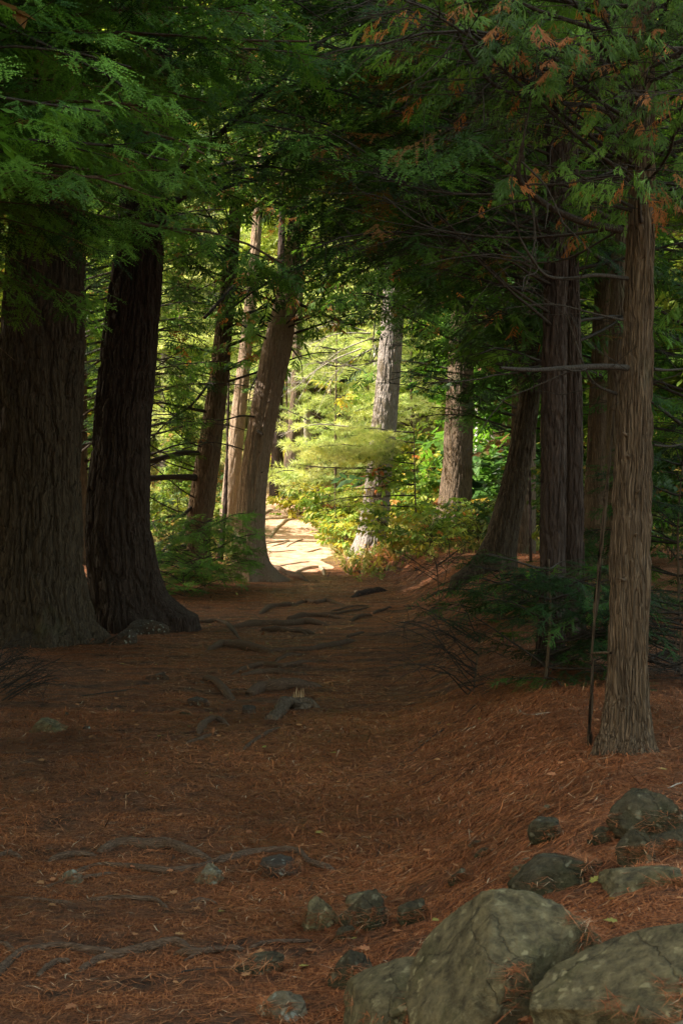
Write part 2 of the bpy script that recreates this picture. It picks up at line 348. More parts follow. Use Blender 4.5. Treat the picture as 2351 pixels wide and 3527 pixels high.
# ------------------------------------------------------------------ trunks
def trunk(name, mat, cl, Y, parent=None, style='pine', flare=.35, lobes=5, phase=0, top_z=None, nt_=None, zq=None, rootdirs=(), taper_to=.45, local=None):
    """cl: picture-unit centre line [(px, py, width)] from base to top at distance Y"""
    pts = []; rad = []
    for px, py, w in cl:
        pts.append(P(px, py, Y)); rad.append(w/FPX*Y/2)
    pts = np.array(pts); rad = np.array(rad)
    d = pts[0]-pts[1]; base = pts[0] + d/abs(d[2])*.45
    pts = np.vstack([base, pts]); rad = np.concatenate([[rad[0]], rad])
    if top_z and top_z > pts[-1][2]:
        d = pts[-1]-pts[-2]; d = d/d[2]; e = pts[-1] + d*(top_z-pts[-1][2])*np.array([.5, .5, 1]); pts = np.vstack([pts, e]); rad = np.append(rad, rad[-1]*taper_to)
    vis = P(784, 0, Y)[2]
    zmax = pts[-1][2]
    zq = zq or .02
    zs = np.concatenate([np.arange(pts[0][2], min(vis+.5, zmax), zq), np.linspace(min(vis+.5, zmax), zmax, 12)[0 if vis+.5 > zmax else 0:]])
    zs = np.unique(zs)
    # smooth interpolation of centre line
    cx = np.interp(zs, pts[:, 2], pts[:, 0]); R = np.interp(zs, pts[:, 2], rad)
    k = max(3, int(.35/zq)); ker = np.ones(2*k+1)/(2*k+1)
    cx = np.convolve(np.pad(cx, k, mode='edge') if False else np.concatenate([cx[0] + (cx[0]-cx[1])*np.arange(k, 0, -1), cx, cx[-1] + (cx[-1]-cx[-2])*np.arange(1, k+1)]), ker, 'valid')
    K = nt_ or 120; th = np.arange(K)*2*math.pi/K
    Z = zs[:, None] + np.zeros((1, K)); TH = th[None] + np.zeros((len(zs), 1)); RR = R[:, None] + np.zeros((1, K))
    zb = pts[1][2]; h = np.clip(Z - zb, -.4, 99)
    rr = RR*(1 + .05*(vn(np.cos(TH)*1.5+phase, np.sin(TH)*1.5, Z*1.2)-.5)*2)
    lob = np.clip(np.cos(lobes*TH + phase + .6*np.sin(Z*2)), 0, 1)**1.5
    rr = rr + RR*flare*np.exp(-np.clip(h, 0, 9)/(RR*1.3))*(.35 + .9*lob)
    for ang, ln in rootdirs:
        rr = rr + ln*np.exp(-np.clip(h, 0, 9)/.16)*np.clip(np.cos(TH-ang), 0, 1)**5
    X = np.cos(TH); Yc = np.sin(TH)
    if style == 'pine':
        s = .035 + .02*min(1, R.mean()/.4)
        wx = fbm(X*RR/.2, Yc*RR/.2, Z/.30, 2)*1.7
        n1 = vn(X*RR/s + wx, Yc*RR/s + wx, Z/.42 + phase); n2 = vn(X*RR/s*1.9 + 7, Yc*RR/s*1.9 - wx, Z/.11)
        f1 = sstep(.02, .30, np.abs(2*n1-1)); f2 = sstep(0, .3, np.abs(2*n2-1)*1.2)
        disp = ((f1 - 1)*.62*s + (f2 - 1)*.26*s)*(1.0 if R.mean() > .25 else .55) + .16*s*(vn(X*RR/.012, Yc*RR/.012, Z/.03)-.5)
    elif style == 'cedar':
        s = .016
        tw = Z*.5
        n1 = vn(np.cos(TH+tw*.3)*RR/s + fbm(X*4, Yc*4, Z*3, 2)*3, np.sin(TH+tw*.3)*RR/s, Z/.35); n2 = vn(X*RR/.007, Yc*RR/.007, Z/.12)
        n3 = vn(X*RR/.012 + fbm(X*5, Yc*5, Z*4, 2)*3, Yc*RR/.012, Z/.16); disp = (n1-.5)*.018 + (n2-.5)*.008 + (sstep(.0, .5, np.abs(2*n3-1))-1)*.010
        disp += .012*(vn(X*RR/.07, Yc*RR/.07, Z/1.2)-.5)*2
    else:
        n1 = vn(X*RR/.03, Yc*RR/.03, Z/.12); disp = (sstep(0, .5, np.abs(2*n1-1))-1)*.012
    fade = 1.0
    rr = rr + disp*fade
    V = np.stack([cx[:, None] + rr*X, Y + rr*Yc, Z], -1)
    org = np.array([cx[np.argmin(abs(zs-zb))], Y, zb])
    m = len(zs); i = np.arange(m-1)[:, None]*K; j = np.arange(K)[None]; j2 = (j+1) % K
    F = np.stack([i+j, i+j2, i+K+j2, i+K+j], -1).reshape(-1, 4)
    V = V.reshape(-1, 3) - org
    o = mesh_obj(name, V, F, 4, mat, parent, smooth=True)
    def at(z):   # trunk axis position at height z, and radius
        return np.array([np.interp(z, zs, cx), Y, z]), float(np.interp(z, zs, R))
    return o, org, at, zmax

# ------------------------------------------------------------------ spray templates: axis +X, flat in XY, length 1
def T_dia(a, b, w, up=(0, 0, 1)):
    a = np.array(a, float); b = np.array(b, float); d = b-a; s = np.cross(d, up); s /= np.linalg.norm(s)+1e-9
    m = a + d*.42
    return [a, m + s*w, b, a, b, m - s*w]
def tmpl(v):
    return np.array(v, float).reshape(-1, 3, 3)
def t_hemlock(seed, lod):
    r = random.Random(seed); out = []
    def curve(x): return np.array([x, .04*math.sin(x*4+seed), -.13*x*x])
    nsh = {0: 8, 1: 8, 2: 5}[lod]
    shoots = [(curve(.72), curve(1.0))]
    for i in range(nsh):
        x = .08 + .86*i/nsh + r.uniform(-.02, .02)
        for s in (-1, 1):
            if r.random() < .12: continue
            L = (.44*(1-x)**.7 + .10)*r.uniform(.45, 1.25); a = math.radians(r.uniform(30, 68))*s
            p = curve(x); shoots.append((p, p + L*np.array([math.cos(a), math.sin(a), -.15+r.uniform(-.3, .2)])))
    if lod == 0:
        shoots.append((curve(0), curve(.75)))
        for a, b in shoots:
            d = b-a; L = np.linalg.norm(d); n = max(3, int(L/.045)); dn = d/L; sd_ = np.cross(dn, (0, 0, 1)); sd_ /= np.linalg.norm(sd_)
            for q in range(n):
                c = a + d*(q+.5)/n
                for s in (-1, 1):
                    tip = c + s*sd_*.05*r.uniform(.7, 1.2)*(1 - .4*(q/n)) + dn*.022 + np.array([0, 0, r.uniform(-.02, .02)])
                    out += [c - dn*.02, c + dn*.02, tip]
    elif lod == 1:
        for a, b in shoots: out += T_dia(a, b, .030)
        out += T_dia(curve(0), curve(.8), .018)
    else:
        for a, b in shoots: out += T_dia(a, b, .085)
    return tmpl(out)
def t_cedar(seed, lod):
    r = random.Random(seed+50); out = []
    def curve(x): return np.array([x, .05*math.sin(x*3+seed), -.22*x*x])
    n = {0: 5, 1: 5, 2: 4}[lod]
    def diam3(p, e, w): out.extend(T_dia(p, e, w, (r.uniform(-.5, .5), r.uniform(-.5, .5), 1)))
    for i in range(n):
        x = .10 + .75*i/n
        for s in (-1, 1):
            if r.random() < .1: continue
            L = (.52*(1-x)**.6 + .08)*r.uniform(.5, 1.2); a = math.radians(r.uniform(22, 58))*s
            p = curve(x + r.uniform(-.04, .04)); d = np.array([math.cos(a), math.sin(a), -.35 + r.uniform(-.4, .2)]); e = p + L*d
            if lod == 0:
                diam3(p, e, .024); q = e
                d2 = d + np.array([.2, -.5*s, -.5]); d2 /= np.linalg.norm(d2); diam3(p + .6*L*d, p + .6*L*d + d2*L*.5, .022)
                for t in (.3, .55, .8):
                    for s2 in (-1, 1):
                        if r.random() < .2: continue
                        a2 = a + math.radians(r.uniform(25, 50))*s2; q = p + L*t*d; L2 = L*.45*(1.15-t)*r.uniform(.6, 1.2)+.02
                        diam3(q, q + L2*np.array([math.cos(a2), math.sin(a2), -.4+r.uniform(-.3, .1)]), .019)
            else: diam3(p, e, .05 if lod == 1 else .09)
    out += T_dia(curve(.6), curve(1.0), .03 if lod < 2 else .08); out += T_dia(curve(0), curve(.7), .012)
    return tmpl(out)
def t_pine(seed, lod):
    r = random.Random(seed+90); out = []
    sh = [((0, 0, 0), (1, 0, 0))] + [((x, 0, 0), (x+.35, s*.3, r.uniform(-.05, .15))) for x, s in ((.25, 1), (.3, -1), (.55, 1), (.6, -1))]
    nn = {0: 34, 1: 20, 2: 9}[lod]
    for a, b in sh:
        a = np.array(a, float); b = np.array(b, float); d = (b-a)/np.linalg.norm(b-a)
        for q in range(nn):
            t = r.uniform(.3, 1.0) if a[0] == 0 else r.uniform(.4, 1)
            c = a + (b-a)*t; ph = r.uniform(0, 6.283); spread = r.uniform(.5, .95)
            u = np.cross(d, (0, 0, 1)); u /= np.linalg.norm(u); w = np.cross(d, u)
            dd = d*(1-spread*.55) + spread*(u*math.cos(ph) + w*math.sin(ph)); dd /= np.linalg.norm(dd)
            L = r.uniform(.22, .32); side = np.cross(dd, (r.uniform(-1, 1), r.uniform(-1, 1), r.uniform(-1, 1))); side /= np.linalg.norm(side)
            wd = {0: .009, 1: .014, 2: .03}[lod]
            out += [c - side*wd, c + side*wd, c + dd*L]
    return tmpl(out)
def lobed(r, kind):
    if kind == 'oak': ang = [(0, 0), (.18, .07), (.30, .20), (.38, .12), (.55, .30), (.62, .16), (.8, .24), (.84, .12), (1, 0)]
    elif kind == 'maple': ang = [(0, 0), (.02, .28), (.15, .22), (.38, .48), (.42, .20), (.62, .34), (.66, .15), (1, 0)]
    else: ang = [(0, 0), (.2, .16), (.5, .24), (.8, .13), (1, 0)]
    return ang
def t_leaf(seed, lod):
    r = random.Random(seed+130); out = []
    kind = ('oak', 'maple', 'simple')[seed % 3] if lod < 2 else 'simple'
    for q in range(7 if lod < 2 else 5):
        c = np.array([.12+.8*q/7 + r.uniform(-.05, .05), 0, 0]); a = (1 if q % 2 else -1)*math.radians(r.uniform(25, 80)); L = r.uniform(.28, .42)
        dx = np.array([math.cos(a), math.sin(a), -r.uniform(.1, .9)]); dx /= np.linalg.norm(dx); dy = np.cross((r.uniform(-.3, .3), r.uniform(-.3, .3), 1), dx); dy /= np.linalg.norm(dy); dz = np.cross(dx, dy)
        o = c + dx*.08; ang = lobed(r, kind)
        for s in (-1, 1):
            for (x0, y0), (x1, y1) in zip(ang[:-1], ang[1:]):
                f = lambda x, y: o + L*(dx*x + s*dy*y + dz*(.25*abs(y) - .12*x*x))
                out += [f(.45, 0), f(x0, y0), f(x1, y1)]
    return tmpl(out)
TM = {}
for kname, fn in (('hemlock', t_hemlock), ('cedar', t_cedar), ('pine', t_pine), ('leaf', t_leaf)):
    TM[kname] = [[fn(s, l) for s in range(5)] for l in range(3)]

def bake(kind, pos, ax, up, scale, tint, lod):
    """sprays -> (tri verts, tri tints)"""
    N = len(pos)
    if N == 0: return np.zeros((0, 3)), np.zeros(0)
    ax = ax/(np.linalg.norm(ax, axis=1)[:, None]+1e-9); b = np.cross(up, ax); b /= np.linalg.norm(b, axis=1)[:, None]+1e-9; c = np.cross(ax, b)
    var = rng.integers(0, 5, N); vs = []; tt = []
    for l in range(3):
        for v in range(5):
            i = np.where((var == v) & (lod == l))[0]
            if len(i) == 0: continue
            T = TM[kind][l][v]; F = len(T); t = T.reshape(-1, 3)
            w = pos[i][:, None] + scale[i][:, None, None]*(t[None, :, 0:1]*ax[i][:, None] + t[None, :, 1:2]*b[i][:, None] + t[None, :, 2:3]*c[i][:, None])
            vs.append(w.reshape(-1, 3)); tv = np.repeat(tint[i], F)
            live = tv < .82; tv = np.where(live, np.clip(tv + rng.normal(0, .06, len(tv)), 0, .8), np.clip(tv + rng.normal(0, .03, len(tv)), .84, 1)); tt.append(tv)
    return np.vstack(vs), np.concatenate(tt)
def leaves_obj(name, tkind, mat, pos, ax, up, scale, tint, lod, parent, org, **kw):
    v, t = bake(tkind, pos, ax, up, scale, tint, lod)
    if len(v) == 0: return None
    f = np.arange(len(v)).reshape(-1, 3)
    return mesh_obj(name, v - org, f, 3, mat, parent, attrs={'tint': ('FACE', t)}, **kw)

# lower edge of the hanging foliage for trees nearer than the sunlit bend
LX = [-400, 0, 190, 215, 240, 380, 400, 470, 560, 600, 650, 740, 800, 930, 960, 1040, 1100, 1180, 1240, 1340, 1400, 1568, 2000]
LY = [700, 690, 700, 1250, 620, 600, 1120, 980, 860, 860, 820, 760, 770, 790, 880, 960, 1030, 1080, 820, 880, 1150, 1250, 1400]
def allow(p, soft=55):
    px, py, y = proj(p)
    lim = np.interp(px, LX, LY) + rng.normal(0, soft, len(p))
    return (py < lim) | (y > 24) | (y < .5)
def lods(p, near=11, mid=24):
    px, py, y = proj(p)
    inv = (px > -120) & (px < 1690) & (py > -150) & (py < 2450) & (y > .5)
    return np.where(~inv, 2, np.where(y < near, 0, np.where(y < mid, 1, 2))), inv

# ------------------------------------------------------------------ limbs
def limb_path(p0, az, L, rise, droop, r, n=10, wob=.10):
    pts = [np.array(p0, float)]; d = np.array([math.cos(az), math.sin(az), rise]); d /= np.linalg.norm(d)
    for i in range(n):
        d = d + np.array([r.gauss(0, wob), r.gauss(0, wob), r.gauss(0, wob) + droop*(i/n - .35)*-1.0/ n*3]); d /= np.linalg.norm(d)
        pts.append(pts[-1] + d*L/n)
    return np.array(pts)
class Crown:
    def __init__(s): s.pos = []; s.ax = []; s.sc = []; s.ti = []; s.up = []
    def add(s, pos, ax, sc, ti, up=None):
        s.pos.append(pos); s.ax.append(ax); s.sc.append(sc); s.ti.append(ti)
        if up is None: up = np.array([0, 0, 1.0]) + rng.normal(0, .28, (len(pos), 3))
        s.up.append(up)
    def done(s):
        return [np.concatenate(q) for q in (s.pos, s.ax, s.up, s.sc, s.ti)]
def grow_limb(cr, tb, p0, az, L, r0, kind='hemlock', rise=.15, droop=.9, dens=1.0, sl=.28, dead=.03, base_tint=.4, seed=0, leafy=1.0, sub_gap=.16, start=.18, fine=True, droopax=.35):
    r = random.Random(seed); n = max(6, int(L/.22)); pts = limb_path(p0, az, L, rise, droop, r, n, .07)
    rr = r0*(1-.85*np.linspace(0, 1, n+1)) + .0025
    tb.add(pts, rr, 6 if r0 > .02 else 4)
    nsub = max(3, int(L/sub_gap*dens)); side = r.choice((-1, 1))
    for i in range(nsub):
        t = start + (1-start)*(i+r.random()*.6)/nsub; side = -side
        q = t*n; j = min(int(q), n-1); f = q-j; p = pts[j]*(1-f)+pts[j+1]*f; d = pts[j+1]-pts[j]; d /= np.linalg.norm(d)
        lat = np.cross(d, (0, 0, 1)); lat /= np.linalg.norm(lat)+1e-9
        a = math.radians(r.uniform(38, 72)); dd = d*math.cos(a) + side*lat*math.sin(a) + np.array([0, 0, r.uniform(-.25, .12)])
        Ls = (L*.42*(1-t)**.8 + .22)*r.uniform(.55, 1.1); m = max(3, int(Ls/.14))
        sp = [p]; e = dd/np.linalg.norm(dd)
        for k in range(m):
            e = e + np.array([r.gauss(0, .10), r.gauss(0, .10), r.gauss(-.02, .07)]); e /= np.linalg.norm(e); sp.append(sp[-1]+e*Ls/m)
        sp = np.array(sp)
        if fine: tb.add(sp, np.linspace(max(.0028, r0*.28), .0016, m+1), 3)
        if r.random() > leafy: 
            # dead: a few bare side twigs
            if fine:
                for k in range(r.randint(1, 4)):
                    j = r.randint(0, m-1); c = sp[j]; ee = e + np.array([r.gauss(0, .6), r.gauss(0, .6), r.gauss(0, .5)]); ee /= np.linalg.norm(ee)
                    tb.add(np.array([c, c+ee*.12, c+ee*.24+np.array([0, 0, -.03])]), np.array([.002, .0016, .001]), 3)
            continue
        # sprays along the sub-branch
        ns = max(2, int(Ls/(sl*.34))); tt = np.linspace(.12, 1, ns); idx = tt*m; jj = np.minimum(idx.astype(int), m-1); ff = (idx-jj)[:, None]
        pp = sp[jj]*(1-ff)+sp[jj+1]*ff; dl = sp[jj+1]-sp[jj]; dl /= np.linalg.norm(dl, axis=1)[:, None]
        la = np.cross(dl, (0, 0, 1)); la /= np.linalg.norm(la, axis=1)[:, None]+1e-9
        sg = np.where(np.arange(ns) % 2 == 0, 1, -1)*(.35+.5*rng.random(ns)); sg[-1] = 0
        A = dl + la*sg[:, None] + np.array([0, 0, -droopax])*rng.uniform(.3, 1.3, (ns, 1))
        ti = np.clip(base_tint + r.gauss(0, .24) + rng.normal(0, .09, ns), 0, .8)  # wide spread per clump puts patchy canopy light into the leaf colour
        isdead = rng.random(ns) < dead
        ti = np.where(isdead, rng.uniform(.86, 1, ns), ti)
        cr.add(pp, A, sl*rng.uniform(.45, 1.25, ns), ti)

def make_tree(name, label, cat, tr, Y, mat, style, kind=None, lmat=None, group=None, limbs=(), zq=.02, K=120, topz=12, spec_limbs=(), keep_lim=True, near=11, mid=24, branch_mat=None, stubs=(), **kw):
    t, org, at, zmax = trunk('trunk', M[mat], tr, Y, None, style, top_z=topz, zq=zq, nt_=K, **{k: v for k, v in kw.items() if k in ('flare', 'lobes', 'phase', 'rootdirs')})
    root = empty(name, org, label, cat, group); t.parent = root
    cr = Crown(); other = Tubes(); nb = 0
    for g in limbs:
        r = random.Random(g.get('seed', 1)); z0, z1, n = g['z0'], g['z1'], g['n']
        for i in range(n):
            z = z0 + (z1-z0)*(i+r.random())/n; p, R = at(z)
            a0, a1 = g.get('az', (0, 360)); az = math.radians(r.uniform(a0, a1)); L = g['L']*r.uniform(.6, 1.1)*(1-.45*(z-z0)/max(z1-z0, .1) if g.get('cone', True) else 1)
            tb = Tubes(); c2 = Crown()
            grow_limb(c2, tb, p + np.array([math.cos(az), math.sin(az), 0])*R*.8, az, L, g.get('r', .022), g.get('kind', kind), g.get('rise', .1), g.get('droop', .9), g.get('dens', 1), g.get('sl', .38), g.get('dead', .03), g.get('tint', .4), r.randint(0, 99999), g.get('leafy', 1), start=g.get('start', .2), droopax=g.get('droopax', .35), fine=True, sub_gap=g.get('gap', .16))
            pts = np.vstack(tb.v); px, py, yy = proj(pts)
            vis = ((px > 0) & (px < 1568) & (py > 0) & (py < 1800) & (yy > .5)).mean() > .25
            if vis and nb < 40:
                tb.v = [v-org for v in tb.v]; tb.build('branch', M[branch_mat or 'twig'], root); nb += 1
            else:
                off = other.n; other.v += [v-org for v in tb.v[:1]]; other.f += [tb.f[0]+off]; other.n += len(tb.v[0])
            if c2.pos:
                for a, b, c, d, e in zip(c2.pos, c2.ax, c2.sc, c2.ti, c2.up): cr.add(a, b, c, d, e)
    for s in spec_limbs:     # hand-placed limbs: picture points with distances
        pts = catmull([P(a, b, d) for a, b, d in s['pts']], 8); n = len(pts); tb = Tubes()
        r0 = s['w']/FPX*s['pts'][0][2]/2; tb.add(pts, np.linspace(r0, r0*s.get('end', .35), n), 8, .18, nb)
        for q in range(s.get('twigs', 0)):
            r = random.Random(q*7+nb); j = r.randint(int(n*.25), n-2); d = pts[j+1]-pts[j]; d /= np.linalg.norm(d); e = d*.6 + np.array([r.gauss(0, .5), r.gauss(0, .4), r.gauss(0, .5)]); e /= np.linalg.norm(e)
            tp = [pts[j]]
            for k in range(6):
                e = e + np.array([r.gauss(0, .16), r.gauss(0, .1), r.gauss(0, .16)]); e /= np.linalg.norm(e); tp.append(tp[-1]+e*r.uniform(.05, .12)*s.get('tl', 1))
            tb.add(np.array(tp), np.linspace(r0*.28, .0015, 7), 4)
        tb.v = [v-org for v in tb.v]; tb.build('branch', M[s.get('mat', branch_mat or 'twig')], root); nb += 1
    for (px, py) in stubs:
        z = P(px, py, Y)[2]; p, R = at(z); q = P(px, py, Y - R*.8); d = np.array([(q[0]-p[0]), -R, 0]); d /= np.linalg.norm(d)
        tb = Tubes(); tb.add(np.array([p + d*R*.7, p+d*R*1.02, p + d*(R*1.0+.03)+np.array([0, 0, .01])]) - org, np.array([.016, .011, .005])*(1+.4*math.sin(px)), 7, .4, nb, cap=True); tb.build('branch_stub', M['bark_brown'], root)
    if other.v: other.build('upper_branches', M[branch_mat or 'twig'], root)
    if cr.pos:
        pos, ax, up, sc, ti = cr.done()
        ok = allow(pos + ax*sc[:, None]*.5) if keep_lim else np.ones(len(pos), bool)
        lod, inv = lods(pos, near, mid)
        ok &= inv | (rng.random(len(pos)) < (.36 if org[0] < -1.2 else .12)); sc = np.where(inv, sc, sc*1.45)
        leaves_obj('crown', kind, M[lmat or kind], pos[ok], ax[ok], up[ok], sc[ok], ti[ok], lod[ok], root, org)
    return root

# --- the two great pines on the left
make_tree('pine_tree', 'massive rough-barked old pine cut by the left edge of the picture', 'tree',
    [(90, 1476, 268), (88, 1420, 232), (86, 1300, 208), (88, 1100, 196), (92, 900, 196), (100, 700, 186), (112, 400, 165), (125, 100, 150)], 13.2, 'bark_pine', 'pine', 'hemlock', zq=.012, K=300, topz=15, flare=.20, lobes=6, phase=1.0,
    rootdirs=((-.3, .12), (2.6, .2)),
    limbs=[dict(z0=4.2, z1=14, n=26, L=3.6, r=.035, tint=.35, sl=.32), dict(z0=3.4, z1=5, n=7, L=1.6, az=(200, 340), leafy=.15, r=.012, gap=.1, seed=5)])
make_tree('pine_tree', 'second great pine with near black reddish bark and a long root toward the path', 'tree',
    [(298, 1412, 172), (294, 1385, 164), (282, 1300, 158), (270, 1200, 150), (274, 1100, 143), (281, 1000, 134), (288, 900, 132), (298, 800, 130), (310, 680, 124), (322, 560, 112), (340, 300, 100), (355, 0, 90)], 14.4, 'bark_dark', 'pine', 'hemlock', zq=.012, K=260, topz=16, flare=.12, lobes=5, phase=2.2,
    rootdirs=((-.15, .32), (-1.2, .12)),
    limbs=[dict(z0=4.3, z1=15, n=30, L=4.0, r=.035, tint=.3, sl=.32), dict(z0=3.9, z1=6.8, n=16, L=2.8, az=(225, 400), r=.022, tint=.45, sl=.27, seed=9)])
# --- cedars flanking the bend
make_tree('cedar_tree', 'brown cedar trunk between the great pine and the leaning cedar, bare limbs reaching left', 'tree',
    [(448, 1292, 66), (452, 1250, 58), (464, 1150, 58), (478, 1050, 56), (492, 950, 50), (505, 850, 42), (520, 700, 36), (540, 500, 30), (560, 250, 24)], 22.5, 'bark_brown', 'cedar', 'cedar', zq=.02, K=110, topz=15, flare=.25, phase=.4,
    limbs=[dict(z0=3.0, z1=6.5, n=18, L=1.2, az=(200, 340), r=.014, dead=.12, tint=.6, sl=.24, droopax=.7, seed=77, cone=False), dict(z0=3.0, z1=5.5, n=14, L=1.9, az=(150, 390), r=.018, dead=.10, tint=.62, sl=.30, droopax=.6), dict(z0=5, z1=14, n=22, L=2.6, az=(150, 350), r=.02, dead=.06, tint=.5, sl=.36, droopax=.5, seed=3),
           dict(z0=.8, z1=3.4, n=9, L=1.9, az=(130, 230), r=.010, leafy=0, gap=.12, droop=1.6, seed=12, cone=False)],
    spec_limbs=[dict(pts=[(455, 1040, 22.4), (420, 1040, 22.2), (380, 1050, 22), (330, 1064, 21.8)], w=13, end=.8), dict(pts=[(455, 1098, 22.4), (400, 1095, 22.2), (330, 1100, 22)], w=15, end=.8),
                dict(pts=[(440, 1166, 22.4), (415, 1185, 22.2), (380, 1188, 22), (345, 1205, 21.8)], w=9, twigs=5), dict(pts=[(432, 1200, 22.4), (410, 1240, 22.2), (380, 1260, 22), (350, 1290, 21.8)], w=11, twigs=4),
                dict(pts=[(425, 1255, 22.3), (390, 1265, 22.0), (345, 1300, 21.5)], w=13), dict(pts=[(470, 945, 22.4), (420, 935, 22), (370, 925, 21.8), (340, 930, 21.6)], w=8, twigs=6), dict(pts=[(480, 880, 22.4), (440, 930, 22), (390, 965, 21.8), (345, 1010, 21.6)], w=7, twigs=8)])
make_tree('cedar_tree', 'smooth brown cedar leaning right beside the sunlit bend in the path', 'tree',
    [(574, 1330, 88), (572, 1290, 74), (574, 1200, 68), (582, 1100, 66), (597, 1000, 65), (615, 900, 66), (636, 800, 66), (655, 700, 50), (672, 600, 40), (695, 400, 34), (712, 200, 28)], 21.0, 'bark_smooth', 'cedar', 'cedar', zq=.014, K=150, topz=13, flare=.25, lobes=4, phase=5.9,
    rootdirs=((-.2, .22),),
    limbs=[dict(z0=3.4, z1=6.8, n=20, L=1.2, az=(200, 350), r=.014, dead=.16, tint=.6, sl=.24, droopax=.7, seed=78, cone=False), dict(z0=3.6, z1=6.5, n=16, L=1.5, az=(180, 400), r=.016, dead=.12, tint=.6, sl=.30, droopax=.6), dict(z0=5.2, z1=12, n=26, L=2.4, az=(170, 370), r=.02, dead=.08, tint=.42, sl=.36, seed=8, droopax=.5)],
    spec_limbs=[dict(pts=[(588, 958, 20.9), (555, 955, 20.6), (510, 965, 20.3), (475, 962, 20)], w=5, twigs=3), dict(pts=[(592, 990, 20.8), (603, 998, 20.5)], w=8, end=.5),
                dict(pts=[(660, 790, 21), (690, 830, 20.8), (695, 870, 20.6)], w=4), dict(pts=[(600, 850, 21), (578, 890, 20.8), (570, 930, 20.7)], w=5, twigs=3),
                dict(pts=[(690, 700, 21), (740, 720, 20.7), (800, 745, 20.3), (840, 740, 20)], w=8, twigs=6), dict(pts=[(470, 730, 20), (560, 640, 20.4), (650, 640, 20.8)], w=9, twigs=6)], stubs=((597, 1040), (606, 1085), (590, 1170), (583, 1240), (617, 925)))
# pale trunk behind the leaning cedar
make_tree('birch_tree', 'pale grey trunk half hidden behind the leaning cedar on the left of the path', 'tree',
    [(518, 1262, 44), (528, 1150, 40), (542, 1000, 36), (556, 880, 32), (575, 700, 28), (600, 400, 20)], 28.0, 'bark_smooth', 'pine', 'hemlock', 'hemlock', zq=.04, K=70, topz=14, flare=.2,
    limbs=[dict(z0=3.0, z1=5.5, n=14, L=.8, az=(180, 360), r=.01, tint=.2, sl=.26, cone=False), dict(z0=7.5, z1=12, n=10, L=1.2, r=.014, tint=.45, sl=.38)], mid=40, keep_lim=False)
# --- sunlit pine right of the path
make_tree('pine_tree', 'grey furrowed pine lit by the sun right of the bend, oak leaves across it', 'tree',
    [(848, 1268, 76), (855, 1230, 66), (864, 1150, 62), (874, 1060, 60), (882, 980, 59), (890, 900, 56), (896, 800, 54), (902, 700, 50), (912, 500, 44), (925, 200, 36)], 25.0, 'bark_grey', 'pine', 'hemlock', zq=.018, K=130, topz=16, flare=.18, phase=3.1,
    limbs=[dict(z0=4.6, z1=15, n=26, L=3.2, r=.025, tint=.35, sl=.32)])
make_tree('pine_tree', 'broad shaded grey pine trunk behind the saplings right of the sunlit pine', 'tree',
    [(1040, 1212, 92), (1044, 1150, 76), (1050, 1080, 70), (1052, 1000, 66), (1056, 900, 62), (1062, 700, 54), (1075, 300, 42)], 26.0, 'bark_brown', 'pine', 'hemlock', zq=.03, K=100, topz=17, flare=.2, phase=1.7,  # darker bark on a grey trunk, shade put into its colour
    limbs=[dict(z0=3.2, z1=6, n=10, L=2.0, az=(180, 360), r=.02, leafy=.4, tint=.3, sl=.45, seed=4), dict(z0=5, z1=16, n=24, L=3.2, r=.025, tint=.35, sl=.5)], mid=40)
make_tree('leaning_tree', 'furrowed grey trunk leaning right from a bank, right of the path', 'tree',
    [(1128, 1322, 96), (1142, 1270, 78), (1160, 1200, 68), (1178, 1120, 62), (1195, 1040, 56), (1208, 960, 52), (1222, 860, 46), (1245, 650, 40), (1270, 350, 34)], 15.5, 'bark_pine', 'pine', 'cedar', zq=.014, K=130, topz=11, flare=.25, phase=.2, rootdirs=((3.3, .2),),
    limbs=[dict(z0=2.4, z1=5.0, n=18, L=2.2, az=(100, 300), r=.016, dead=.05, tint=.22, sl=.34, leafy=.6, kind='cedar', cone=False, droopax=.5), dict(z0=3.7, z1=10, n=44, L=3.6, az=(110, 300), r=.022, tint=.35, dead=.06, sl=.28, seed=6, leafy=.85, droopax=.5)])
# --- flaky trunk on the right, and a second dark trunk built as its shaded side
make_tree('pine_tree', 'flaky trunk standing in dark hemlock boughs left of the red cedar', 'tree',
    [(1262, 1545, 82), (1264, 1480, 66), (1266, 1400, 62), (1270, 1200, 60), (1270, 1000, 60), (1272, 800, 58), (1276, 600, 56), (1282, 300, 54), (1290, 0, 50)], 9.4, 'bark_dark', 'pine', 'hemlock', zq=.012, K=150, topz=13, flare=.2, phase=4,
    limbs=[dict(z0=3.4, z1=5.2, n=18, L=1.2, az=(190, 340), r=.010, leafy=.8, dead=.05, tint=.35, sl=.26, cone=False, seed=88), dict(z0=2.5, z1=4.6, n=26, L=2.4, az=(120, 260), r=.010, leafy=.35, dead=.1, tint=.3, sl=.34, gap=.11, cone=False), dict(z0=3.8, z1=12, n=26, L=2.9, r=.022, tint=.32, sl=.28, seed=2)])
make_tree('pine_tree', 'near black trunk added as the shaded side of the flaky trunk', 'tree',
    [(1310, 1478, 72), (1312, 1400, 60), (1314, 1200, 54), (1312, 1000, 52), (1308, 800, 52), (1304, 600, 48), (1304, 300, 46), (1308, 0, 44)], 10.6, 'bark_dark', 'pine', 'hemlock', zq=.016, K=130, topz=13, flare=.2, phase=2,
    limbs=[dict(z0=4, z1=12, n=22, L=2.8, r=.022, tint=.3, sl=.30, seed=21), dict(z0=2.2, z1=4.3, n=12, L=2.0, az=(150, 420), r=.012, leafy=.2, gap=.12, seed=30, cone=False)])
